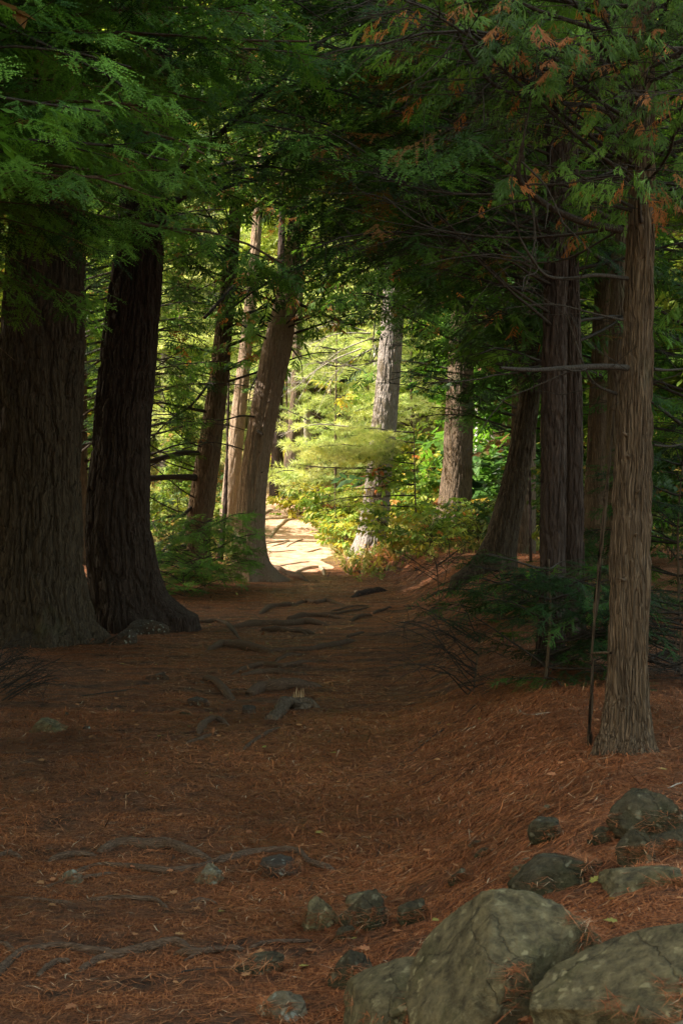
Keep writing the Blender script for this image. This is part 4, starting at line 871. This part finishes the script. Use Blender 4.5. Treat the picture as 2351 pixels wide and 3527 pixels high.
for Y in (27, 31, 35, 40, 46, 53, 61, 70, 80, 92, 106):
    step = 2.4 + Y*.035; half = Y*.24*1.25+3
    x = -half + r.uniform(0, step)
    while x < half:
        yy = Y + r.uniform(-2, 2)
        if not blocked(x, yy) and not (yy < 33 and abs(x+1) < 4.2) and not (yy < 47 and x < 0) and not (yy < 37 and 900 < 784+FPX*x/yy < 1290): spots.append((x + r.uniform(-.5, .5), yy))
        x += step*r.uniform(.8, 1.25)
for i, (x, Y) in enumerate(spots):
    k = r.choice([0, 1, 1, 2, 3, 4, 5, 2]) if Y > 34 else r.choice([0, 1, 2, 4, 5])
    if x < -2 and Y > 30: k = r.choice([1, 2, 3, 5, 2])
    nm, ad = KN[k]
    zone = 'on the left' if x/Y < -.08 else ('over the bright bend' if x/Y < .07 else 'on the right')
    depth = 'near the bend' if Y < 36 else ('in the middle wood' if Y < 58 else 'deep in the wood')
    copy_tree(protos[k], (x, Y, float(gz(x, Y))-.1), r.uniform(0, 6.28), r.uniform(.85, 1.25)*(1.0 if Y < 60 else 1.35), f'{ad} {depth} {zone}', nm, 'trees of the far wood')
for i, (x, Y) in enumerate(((-11.5, -2), (-12, 4), (-12, 9), (-12, 14), (-9.5, 1.5))):  # extra trees out of view, put in to block the sun
    copy_tree(protos[(1, 4)[i % 2]], (x, Y, 0.0), r.uniform(0, 6.28), 1.25 if i % 2 == 0 else 1.5, 'hemlock left of the path, wholly outside the picture, added to shade the path', 'hemlock_tree', 'shade trees left of the path')
# low young trees in the sunny clearing left of the bend
low = []
for Y in (27.5, 31, 35, 39, 43):
    x = -Y*.28 - 1
    while x < -.06*Y - 1.2:
        low.append((x+r.uniform(-.4, .4), Y+r.uniform(-1.2, 1.2))); x += r.uniform(1.3, 2.1)
for i, (x, Y) in enumerate(low):
    k = r.choice([0, 1, 2, 3, 4, 4, 0]); nm, ad = KN[k]
    copy_tree(protos[k], (x, Y, float(gz(x, Y))-.1), r.uniform(0, 6.28), r.uniform(.15, .22) if Y < 37 else r.uniform(.36, .52), 'young ' + ad + ' in the clearing left of the bend', nm, 'young trees in the clearing')
print('bg trees', len(spots))

# ------------------------------------------------------------------ rocks
def ico(n):
    import bmesh
    bm = bmesh.new(); bmesh.ops.create_icosphere(bm, subdivisions=n, radius=1); v = np.array([q.co[:] for q in bm.verts]); f = np.array([[w.index for w in q.verts] for q in bm.faces]); bm.free(); return v, f
ROCKN = []
ICO5 = ico(6); ICO4 = ico(5)
def rock(label, px, py, Wp, Hp, mat, seed, deep=.8, sink=.35, Y=None, tilt=0, facets=13, rough=.10, yaw=0.0, n=5, skew=0.0, name='rock', cuts=()):
    """px, py: picture point where its front foot meets the ground; Wp, Hp: picture width and height"""
    g = G(px, py) if Y is None else None
    if g is None: p = P(px, py, Y); g = np.array([p[0], Y, float(gz(p[0], Y))])
    Yd = g[1]; w = Wp/FPX*Yd/2*1.06; h = Hp/FPX*Yd*(.82 if Wp < 230 else .95); sink = min(.48, sink+.10) if Wp < 230 else sink; r = np.random.default_rng(seed)
    v, f = ICO5 if n > 5 else ICO4; v = v.copy()
    for q in range(facets):
        nrm = r.normal(0, 1, 3); nrm[2] = abs(nrm[2])*1.0 - .1; nrm /= np.linalg.norm(nrm); d = r.uniform(.48, .86)
        e = v@nrm - d; v -= np.clip(e, 0, None)[:, None]*nrm*.96
    for nrm, d in cuts:
        nrm = np.array(nrm, float); nrm /= np.linalg.norm(nrm); e = v@nrm - d; v -= np.clip(e, 0, None)[:, None]*nrm*.93
    nn = (fbm(v[:, 0]*1.6+seed, v[:, 1]*1.6, v[:, 2]*1.6, 4)-.5); v *= (1 + (.03*(fbm(v[:, 0]*19, v[:, 1]*19, v[:, 2]*19+seed, 3)-.5) if n > 5 else 0) + rough*3.6*nn + .045*(fbm(v[:, 0]*6, v[:, 1]*6, v[:, 2]*6+seed, 4)-.5)*2)[:, None]
    ext = v.max(0)-v.min(0); v = (v - (v.max(0)+v.min(0))/2)/ext*2
    hz = h/(2*(1-sink)) ; v = v*np.array([w, w*deep, hz])
    c, s = math.cos(tilt), math.sin(tilt); v = np.stack([v[:, 0]*c - v[:, 2]*s, v[:, 1], v[:, 0]*s + v[:, 2]*c], -1)
    v[:, 0] += skew*v[:, 2]
    c, s = math.cos(yaw), math.sin(yaw); v = np.stack([v[:, 0]*c - v[:, 1]*s, v[:, 0]*s + v[:, 1]*c, v[:, 2]], -1)
    o = mesh_obj(name, v, f, 3, M[mat], smooth=True, label=label, cat='rock')
    loc = np.array([g[0], g[1] + w*deep*.7, g[2] + hz*(1-2*sink)]); o.location = loc
    wv = v + loc; near = wv[:, 2] - gz(wv[:, 0], wv[:, 1]); up = v[:, 2] > v[:, 2].min() + (v[:, 2].max()-v[:, 2].min())*.45
    c = np.where(up & (near > 0) & (near < h*.6) & (fbm(v[:, 0]*9/w*.2+seed, v[:, 1]*9/w*.2, 0, 2) > .42))[0]
    if len(c): ROCKN.append(wv[r.choice(c, min(len(c), int(40 + 2600*w)))])
    return o
rock('largest domed olive boulder at lower right with a notch under its right end', 1175, 2330, 480, 285, 'rock', 5, .9, .34, facets=0, rough=.06, n=6, tilt=.30, Y=3.15, cuts=(((-.62, -.25, .74), .52), ((.5, -.75, -.3), .42), ((.25, -.55, .8), .66), ((-.1, -1, .12), .70)))
rock('long sloping slab descending left from the big domed boulder', 905, 2345, 300, 90, 'rock', 8, 1.1, .42, tilt=.55, facets=3)
rock('broad olive boulder filling the bottom right corner', 1550, 2352, 600, 140, 'rock', 12, .8, .42, Y=2.8, tilt=.24, facets=0, rough=.06, n=6, cuts=(((-.5, -.3, .8), .45), ((0, -.6, .8), .55), ((-.7, -.6, -.1), .6)))
rock('yellowish slab edge at the very bottom right corner', 1560, 2375, 240, 100, 'rock_pale', 14, .8, .4, Y=2.5, tilt=.25, facets=7)
rock('dark mossy block standing at the right edge above the boulders', 1500, 1925, 200, 125, 'rock_moss', 21, .8, .25, facets=12, rough=.14, n=6)
rock('pale lichened lower stone under the dark mossy block', 1462, 1988, 88, 90, 'rock_moss', 22, .8, .25, facets=10)
rock('dark wedge of rock at the right edge beside the mossy block', 1550, 1965, 110, 60, 'rock_moss', 23, .8, .35)
rock('small square mossy stone left of the mossy block', 1385, 1935, 66, 40, 'rock_moss', 24, .8, .35)
rock('small pointed mossy stone on the slope upslope of the flat slab', 1258, 1930, 84, 56, 'rock_moss', 25, .8, .3)
rock('long flat mossy slab just above the big boulder', 1285, 2040, 225, 74, 'rock_moss', 26, .8, .35, tilt=.25, facets=10)
rock('thin half-buried slab running to the right edge above the big boulder', 1500, 2040, 200, 40, 'rock', 27, 1.0, .5, tilt=.1)
rock('round brown boulder left of the middle rock cluster', 735, 2135, 92, 84, 'rock', 31, .8, .25)
rock('grey green facetted rock in the middle cluster', 835, 2140, 112, 92, 'rock_moss', 32, .9, .25, tilt=.3, facets=14)
rock('low grey stone at the foot of the middle cluster', 800, 2160, 76, 36, 'rock_moss', 33, .9, .4)
rock('light topped stone crowning the middle cluster', 845, 2095, 100, 48, 'rock', 37, .8, .4)
rock('dark angular stone right of the middle cluster', 952, 2120, 80, 62, 'rock_moss', 34, .8, .25, facets=12)
rock('dark wedge stone sunk in needles left of the big boulder', 806, 2262, 104, 84, 'rock_moss', 35, .9, .3, facets=10)
rock('pale rounded stone alone at the bottom centre', 648, 2345, 128, 66, 'rock_pale', 36, .8, .3)
rock('blue grey flat stone at the end of the thick lower root', 590, 2238, 116, 40, 'rock_moss', 41, .9, .4)
rock('small brown stone peeking up at the bottom edge below the slab', 915, 2352, 90, 46, 'rock', 42, .8, .35)
rock('pale oval stone at the left end of the long dark root', 158, 2028, 60, 32, 'rock_pale', 43, .8, .3)
rock('leaning tan stone midway along the long dark root', 472, 2028, 76, 40, 'rock_pale', 44, .8, .3, tilt=.5)
rock('flat mossy stone near the left edge of the path', 100, 1685, 96, 38, 'rock', 45, .9, .35, tilt=.2)
rock('small upright pebble right of the flat mossy stone', 153, 1648, 18, 15, 'rock_brown', 46)
rock('small dark pebble alone in mid path on the left', 196, 1680, 30, 16, 'rock_brown', 47)
rock('wide low stone at the foot of the second great pine', 330, 1458, 110, 42, 'rock_brown', 48, .9, .4)
rock('dark stone wedged between the feet of the great pines', 275, 1480, 70, 42, 'rock_brown', 49, .8, .4)
rock('low brown stone in mid path left of the broken stump', 455, 1622, 60, 20, 'rock_brown', 50, .9, .4)
rock('dark little stone just below the low brown stone', 425, 1645, 32, 12, 'rock_moss', 51)
rock('rounded brown stone between the arched root and broken stump', 570, 1644, 34, 28, 'rock_brown', 52)
rock('low stone left of centre on the path near the pine roots', 360, 1560, 56, 16, 'rock_brown', 53, .9, .4)
rock('mossy stone alone on the slope below the needle bank', 1052, 2030, 46, 38, 'rock_moss', 54, .8, .3)
rock('pale stone chip beside the flat mossy slab', 1210, 1985, 24, 16, 'rock_pale', 55)
rock('small olive stone on the slope left of the flat mossy slab', 1195, 2010, 50, 26, 'rock', 56)
rock('tan stone chip on the needle bank above the small pointed stone', 1255, 1865, 34, 20, 'rock_pale', 57)
rock('sunken mossy mound stone in the slope right of the long dark root', 640, 2010, 110, 36, 'rock_brown', 58, .9, .45)
rock('pale stone touching the foot of the leaning cedar', 618, 1322, 22, 14, 'rock_pale', 59)
rock('low dark stone on the right slope above the middle cluster', 1115, 1965, 50, 20, 'rock_moss', 60)
rock('flat grey stone in the slope left of the tan chip', 1100, 1945, 50, 14, 'rock_moss', 61)

# ------------------------------------------------------------------ roots, sticks, stump
Z3 = lambda x, y: ((700+x/1.96)/1.5, (1950+y/1.96)/1.5)
Z7 = lambda x, y: (x/1.3067/1.5, (2750+y/1.3067)/1.5)
Z4 = lambda x, y: ((800+x/1.742)/1.5, (1050+y/1.742)/1.5)
def root_(label, z, pts, w, mat='root', name='exposed_root', lift=.5, arch=0, cat='root', lump=.14):
    g = [G(*z(*p)) for p in pts]; n0 = len(g)
    Yd = np.mean([q[1] for q in g]); r = w/FPX*Yd/2*(.85 if mat == 'root' else .72)
    if name == 'exposed_root' and len(g) > 2: g = [g[0]-(g[1]-g[0])*.35] + g + [g[-1]+(g[-1]-g[-2])*.45]
    c = catmull(g, 12); n = len(c); t = np.linspace(0, 1, n)
    c[:, 2] = gz(c[:, 0], c[:, 1]) + r*lift*(1-np.abs(2*t-1)**3*2.1) + arch*np.sin(t*math.pi) + r*.5*(vn(t*9, t*0+len(label)+pts[0][0])-.5)
    c[:, 1] += .5*r*(vn(t*7, t*0+pts[0][1])-.5)*2
    rad = r*(.55 + .45*np.sin(np.clip(t*.9+.08, 0, 1)*math.pi))*(.75+.5*vn(t*7, t*0+pts[0][1]*.3))
    tb = Tubes(); o0 = c[0].copy(); seed = int(pts[0][0]) % 37
    # flattened weathered section
    tb.add(c-o0, rad, 14, lump, seed, cap=True)
    r2 = random.Random(int(w*10)+n0)
    if name == 'exposed_root' and w > 12 and r2.random() < .8:
        j = r2.randint(n//4, 3*n//4); d = c[j+1]-c[j]; e = c[j] + d*6*r2.choice((-1, 1)) + np.array([0, r2.choice((-1, 1))*r*3.2, -r*.9]); tb.add(np.array([c[j], (c[j]+e)/2+np.array([0, 0, r*.1]), e])-o0, np.array([rad[j]*.7, rad[j]*.55, rad[j]*.3]), 8, .2, seed)
    o = tb.build(name, M[mat], None, label=label, cat=cat); o.location = o0; return o
R3 = [('short dark root high on the path left of the forked root', [(400, 315), (450, 285), (540, 275), (600, 268)], 17), ('forked knobbly root highest on the shaded path', [(620, 268), (690, 245), (760, 255), (830, 238), (915, 258)], 15),
 ('flat pale root below the forked knobbly root', [(600, 358), (700, 340), (800, 345), (910, 355)], 16), ('thin root tapering right toward the brush', [(885, 305), (960, 285), (1080, 270)], 7), ('thin root just under the tapering one', [(780, 325), (900, 325), (1060, 295)], 8),
 ('long dark root step crossing the path from the great pine', [(225, 415), (300, 410), (400, 400), (560, 400), (680, 390), (800, 400)], 24), ('worn root just below the long root step', [(430, 440), (560, 445), (690, 458)], 17),
 ('wavy brown root step with a pale stub at its right end', [(60, 565), (130, 545), (230, 550), (330, 575), (430, 582)], 26), ('greenish low root rising to the right of the wavy step', [(520, 575), (700, 570), (830, 550), (970, 520)], 16),
 ('short dark root above the slender twin roots', [(510, 635), (570, 610), (640, 605)], 12), ('upper slender dark root of the twin roots', [(225, 722), (320, 685), (420, 672), (540, 675), (700, 655)], 15), ('lower slender root of the twin roots', [(290, 740), (400, 725), (520, 725), (650, 735)], 16),
 ('thick root step just behind the broken stump', [(330, 865), (400, 835), (520, 830), (720, 820)], 36), ('half-buried pale root left of the thick root step', [(30, 770), (90, 800), (170, 880)], 22), ('curved grey root arching from the path left of the stump', [(-25, 1125), (0, 1085), (30, 1058), (90, 1048), (150, 1070)], 22),
 ('short dark stub below the arching root', [(-95, 1200), (-40, 1185), (35, 1150)], 13), ('dark root on the edge of the slope below the stump', [(290, 1230), (370, 1170), (480, 1110)], 12), ('short root near the brush at right of the path', [(1010, 370), (1060, 345), (1120, 340)], 12),
 ('small dark root right of the tapering roots', [(1160, 320), (1200, 305), (1250, 285)], 9), ('short root on the slope right of the greenish root', [(980, 480), (1020, 470), (1070, 455)], 9), ('great pine root ending in a pale bent tip', [(-60, 385), (0, 385), (110, 380), (170, 400), (220, 460)], 13)]
for lab, pts, w in R3: root_(lab, Z3, pts, w)
root_('dark rotting log at the right end of the shaded path', Z3, [(1000, 215), (1080, 195), (1150, 180), (1250, 165)], 24, 'bark_dark', 'log', .5, cat='log')
root_('thin fallen stick left of the thick root step', Z3, [(120, 850), (220, 838), (330, 828)], 4, 'bark_brown', 'stick', 1, cat='stick')
R7 = [('dark ridged root entering from the left edge near the bottom', [(0, 780), (90, 710), (180, 685), (280, 672), (380, 690), (490, 695)], 26), ('thick grey green root in front of the lowest roots', [(380, 765), (450, 730), (560, 710), (660, 690), (780, 665), (850, 690)], 32),
 ('dark knotted root right of the thick grey green root', [(810, 700), (880, 700), (1030, 685)], 20), ('short dark root stub below the ridged root', [(190, 785), (240, 750), (290, 735)], 20), ('long smooth dark root between the pale oval stone and tan stone', [(360, 325), (450, 305), (560, 310), (660, 328), (780, 332), (900, 312), (1000, 272), (1120, 250)], 20),
 ('knobbly black root above the long smooth root', [(470, 235), (540, 212), (640, 218), (760, 225), (850, 250), (930, 275)], 32), ('faint worn root left of the knobbly black root', [(250, 275), (320, 262), (400, 260)], 18), ('low reddish root below the long smooth root', [(400, 462), (500, 455), (600, 458), (700, 462), (740, 490)], 16),
 ('small root running under the pale oval stone', [(190, 415), (280, 385), (450, 350)], 14), ('worn flat root at the left edge below the pale oval stone', [(0, 455), (120, 465), (290, 478)], 15), ('root running into the middle rock cluster', [(1150, 668), (1230, 652), (1350, 645)], 14),
 ('tiny root ridge right of the low reddish root', [(870, 465), (910, 462), (955, 470)], 12), ('mossy root mound joining the slope right of the tan stone', [(1010, 290), (1120, 258), (1250, 245), (1340, 255), (1400, 300), (1480, 320)], 26), ('dark root lump at the left edge above the oval stone', [(0, 262), (30, 255), (75, 265)], 18), ('root tip curling into the left edge at the bottom', [(-30, 655), (20, 665), (60, 690)], 18)]
for lab, pts, w in R7: root_(lab, Z7, pts, w)
root_('straight fallen stick right of the lowest roots', Z7, [(780, 790), (900, 775), (1050, 760)], 7, 'twig', 'stick', 1, cat='stick')
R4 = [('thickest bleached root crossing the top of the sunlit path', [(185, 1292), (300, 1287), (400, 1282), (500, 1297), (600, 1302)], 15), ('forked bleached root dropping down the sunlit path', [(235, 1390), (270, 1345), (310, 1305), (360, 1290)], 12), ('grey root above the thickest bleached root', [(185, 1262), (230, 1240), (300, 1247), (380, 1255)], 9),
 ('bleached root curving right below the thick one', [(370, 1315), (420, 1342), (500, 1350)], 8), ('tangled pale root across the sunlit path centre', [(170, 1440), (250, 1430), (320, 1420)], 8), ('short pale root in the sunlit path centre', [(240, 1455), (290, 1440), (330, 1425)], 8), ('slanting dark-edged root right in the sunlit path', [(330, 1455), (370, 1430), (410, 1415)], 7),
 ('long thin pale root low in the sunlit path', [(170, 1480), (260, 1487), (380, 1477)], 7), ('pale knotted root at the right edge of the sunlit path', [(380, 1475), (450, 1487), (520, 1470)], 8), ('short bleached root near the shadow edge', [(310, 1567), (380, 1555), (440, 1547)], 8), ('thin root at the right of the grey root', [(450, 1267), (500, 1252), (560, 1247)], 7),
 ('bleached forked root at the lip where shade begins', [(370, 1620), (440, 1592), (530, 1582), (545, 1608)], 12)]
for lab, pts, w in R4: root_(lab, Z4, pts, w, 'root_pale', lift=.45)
root_('thick root running right from the leaning cedar', Z4, [(150, 1560), (230, 1585), (310, 1615), (420, 1650)], 18, 'root', lift=.6)
root_('long thin log lying where the shaded path ends', Z4, [(640, 1600), (800, 1607), (920, 1592), (1040, 1592)], 9, 'root', 'log', .8, cat='log')
D = lambda x, y: (x, y)
root_('fallen grey branch at the right edge behind the straight cedar', D, [(1492, 1512), (1530, 1506), (1585, 1520)], 16, 'twig', 'log', .8, cat='log')
root_('dark fallen limb running down from the leaning trunk', D, [(960, 1385), (1010, 1362), (1060, 1345), (1110, 1325)], 12, 'bark_dark', 'log', .8, cat='log')
for q, (lab, pts, w) in enumerate((('long thin curved twig lying on the slope below the dark hemlock', [(905, 1760), (985, 1700), (1060, 1650), (1120, 1590)], 5), ('pale crooked twig on the slope left of the dead sapling stem', [(1175, 1595), (1200, 1640), (1250, 1640), (1290, 1632)], 4), ('short forked twig on the slope below the dead shrub', [(1065, 1610), (1090, 1580), (1130, 1568)], 4),
        ('fallen twig at the left edge below the massive pine', [(0, 1600), (60, 1570), (100, 1530)], 5), ('long dry twig left on the path', [(170, 1600), (250, 1592), (330, 1580)], 4), ('bent pale twig at the right edge above the mossy block', [(1530, 1810), (1568, 1800), (1600, 1790)], 6), ('thin twig by the foot of the straight cedar', [(1500, 1690), (1540, 1672), (1600, 1665)], 4))):
    root_(lab, D, pts, w, 'twig_pale' if q in (1, 5) else 'twig', 'twig', 1.2, cat='twig', lump=.1)
# broken stump
g = G(686, 1622); st = empty('broken_stump', g, 'low broken stump with pale upright splinters in the middle of the path', 'stump')
tb = Tubes(); s = g[1]/FPX*1.15
tb.add(np.array([[0, 0, -.05], [0, 0, .02], [0.0, 0, 9*s]]), np.array([30, 24, 15])*s, 16, .5, 3, cap=True)
for a in ((26, -10, 0), (-22, 22, -4), (14, 30, -4)): tb.add(np.array([[0, 0, 8*s], [a[0]*s*.9, a[1]*s*.3, 8*s], [a[0]*s*1.7, a[1]*s, -6*s]]), np.array([10, 8, 4])*s, 8, .3, 5)
tb.build('stump_base', M['bark_brown'], st)
r = random.Random(5)
for dx, h, w in ((-10, 22, 3.2), (-5, 34, 3.6), (0, 26, 3.4), (5, 30, 3.0), (9, 30, 2.6), (-7, 16, 3)):
    tb = Tubes(); tb.add(np.array([[dx*s, r.uniform(-4, 4)*s, 4*s], [dx*s*1.05, 0, (4+h*.6)*s], [(dx+r.uniform(-1, 1))*s, 0, (6+h)*s]]), np.array([w, w*.8, .4])*s, 5); tb.build('splinter', M['wood_raw'], st)
tb = Tubes(); c = catmull([G(680, 1625)-g+[0, 0, .03], G(655, 1632)-g+[0, 0, .05], G(640, 1645)-g+[0, 0, .02], G(622, 1658)-g], 8); tb.add(c, np.linspace(11, 13, len(c))*s, 12, .4, 8, cap=True); tb.build('stump_root', M['bark_brown'], st)

# ------------------------------------------------------------------ needle litter, fallen leaves
def litter(n, y0, y1, L0, L1, wd, mat, tints, name, kind='stuff', bend=True, lift=.01):
    u = rng.random(n); y = (y0**2 + u*(y1**2-y0**2))**.5; x = (rng.random(n)-.5)*2*(.262*y+.35)
    az = rng.normal(0, 1.25, n); L = rng.uniform(L0, L1, n); w = wd*rng.uniform(.6, 1.3, n)*(.7+y/9)
    d = np.stack([np.cos(az), np.sin(az)], -1); a = np.stack([x, y], -1) - d*L[:, None]/2; b = a + d*L[:, None]
    md = (a+b)/2 + np.stack([-d[:, 1], d[:, 0]], -1)*(rng.normal(0, .12, n)*L)[:, None]
    def z(p): return gfine(p[:, 0], p[:, 1]) + .001
    up = rng.random((n, 3))*lift*(1+4*(rng.random((n, 1)) < .04))
    A = np.column_stack([a, z(a)+up[:, 0]]); B = np.column_stack([b, z(b)+up[:, 1]]); C = np.column_stack([md, z(md)+up[:, 2]])
    pr = np.column_stack([-d[:, 1], d[:, 0], np.zeros(n)])*w[:, None]
    V = np.stack([A, C-pr, C+pr, B], 1).reshape(-1, 3); i = np.arange(n)*4
    F = np.stack([np.stack([i, i+1, i+2], -1), np.stack([i+1, i+3, i+2], -1)], 1).reshape(-1, 3)
    patch = fbm(x*1.1+9, y*.7, 4, 3); keep = rng.random(n) < np.clip((patch-.33)*4.5, .25, 1)
    kk = np.repeat(keep, 2); t = np.clip(rng.normal(*tints, n) + (rng.random(n) < .025)*.35, 0, 1)
    return mesh_obj(name, V, F[kk], 3, mat, attrs={'tint': ('FACE', np.repeat(t, 2)[kk])}, kind=kind)
litter(300000, 2.4, 9, .035, .10, .0012, M['needle'], (.42, .22), 'pine_needles')
litter(170000, 8, 24, .05, .13, .0016, M['needle'], (.45, .22), 'dry_needles')
litter(2600, 2.6, 22, .06, .26, .0042, M['needle'], (.12, .25), 'twig_litter', lift=.02)
RN = np.vstack(ROCKN); n = len(RN); az = rng.uniform(0, 6.28, n); L = rng.uniform(.02, .06, n); d = np.stack([np.cos(az), np.sin(az), rng.normal(-.1, .15, n)], -1)*L[:, None]; pr = np.stack([-np.sin(az), np.cos(az), np.zeros(n)], -1)*.0011; A = RN + [0, 0, .003]
V = np.stack([A-d, A-pr, A+pr, A+d], 1).reshape(-1, 3); i = np.arange(n)*4; F = np.stack([np.stack([i, i+1, i+2], -1), np.stack([i+1, i+3, i+2], -1)], 1).reshape(-1, 3)
mesh_obj('needles_on_rocks', V, F, 3, M['needle'], attrs={'tint': ('FACE', np.repeat(np.clip(rng.normal(.5, .25, n), 0, 1), 2))}, kind='stuff')
n = 900; y = rng.uniform(3, 24, n); x = (rng.random(n)-.5)*2*(.26*y+.2); ax = np.stack([rng.normal(0, 1, n), rng.normal(0, 1, n), rng.normal(0, .12, n)], -1)
pos = np.stack([x, y, gfine(x, y)+.012], -1)
def single(r):
    o = []
    ang = lobed(r, 'maple')
    for s in (-1, 1):
        for (x0, y0), (x1, y1) in zip(ang[:-1], ang[1:]): o += [(.45, 0, .03), (x0, s*y0, .1*abs(y0)), (x1, s*y1, .1*abs(y1))]
    return tmpl(o)
TM['single'] = [[single(random.Random(i)) for i in range(5)] for l in range(3)]
leaves_obj('fallen_leaves', 'single', M['herb'], pos, ax, np.array([0, 0, 1.])+rng.normal(0, .15, (n, 3)), rng.uniform(.02, .045, n), np.where(rng.random(n) < .9, rng.uniform(.9, 1, n), rng.uniform(.3, .8, n)), np.zeros(n, int), None, np.zeros(3), kind='stuff')
tot = sum(len(o.data.polygons) for o in bpy.data.objects if o.type == 'MESH'); print('polys', tot, 'objects', len(bpy.data.objects))
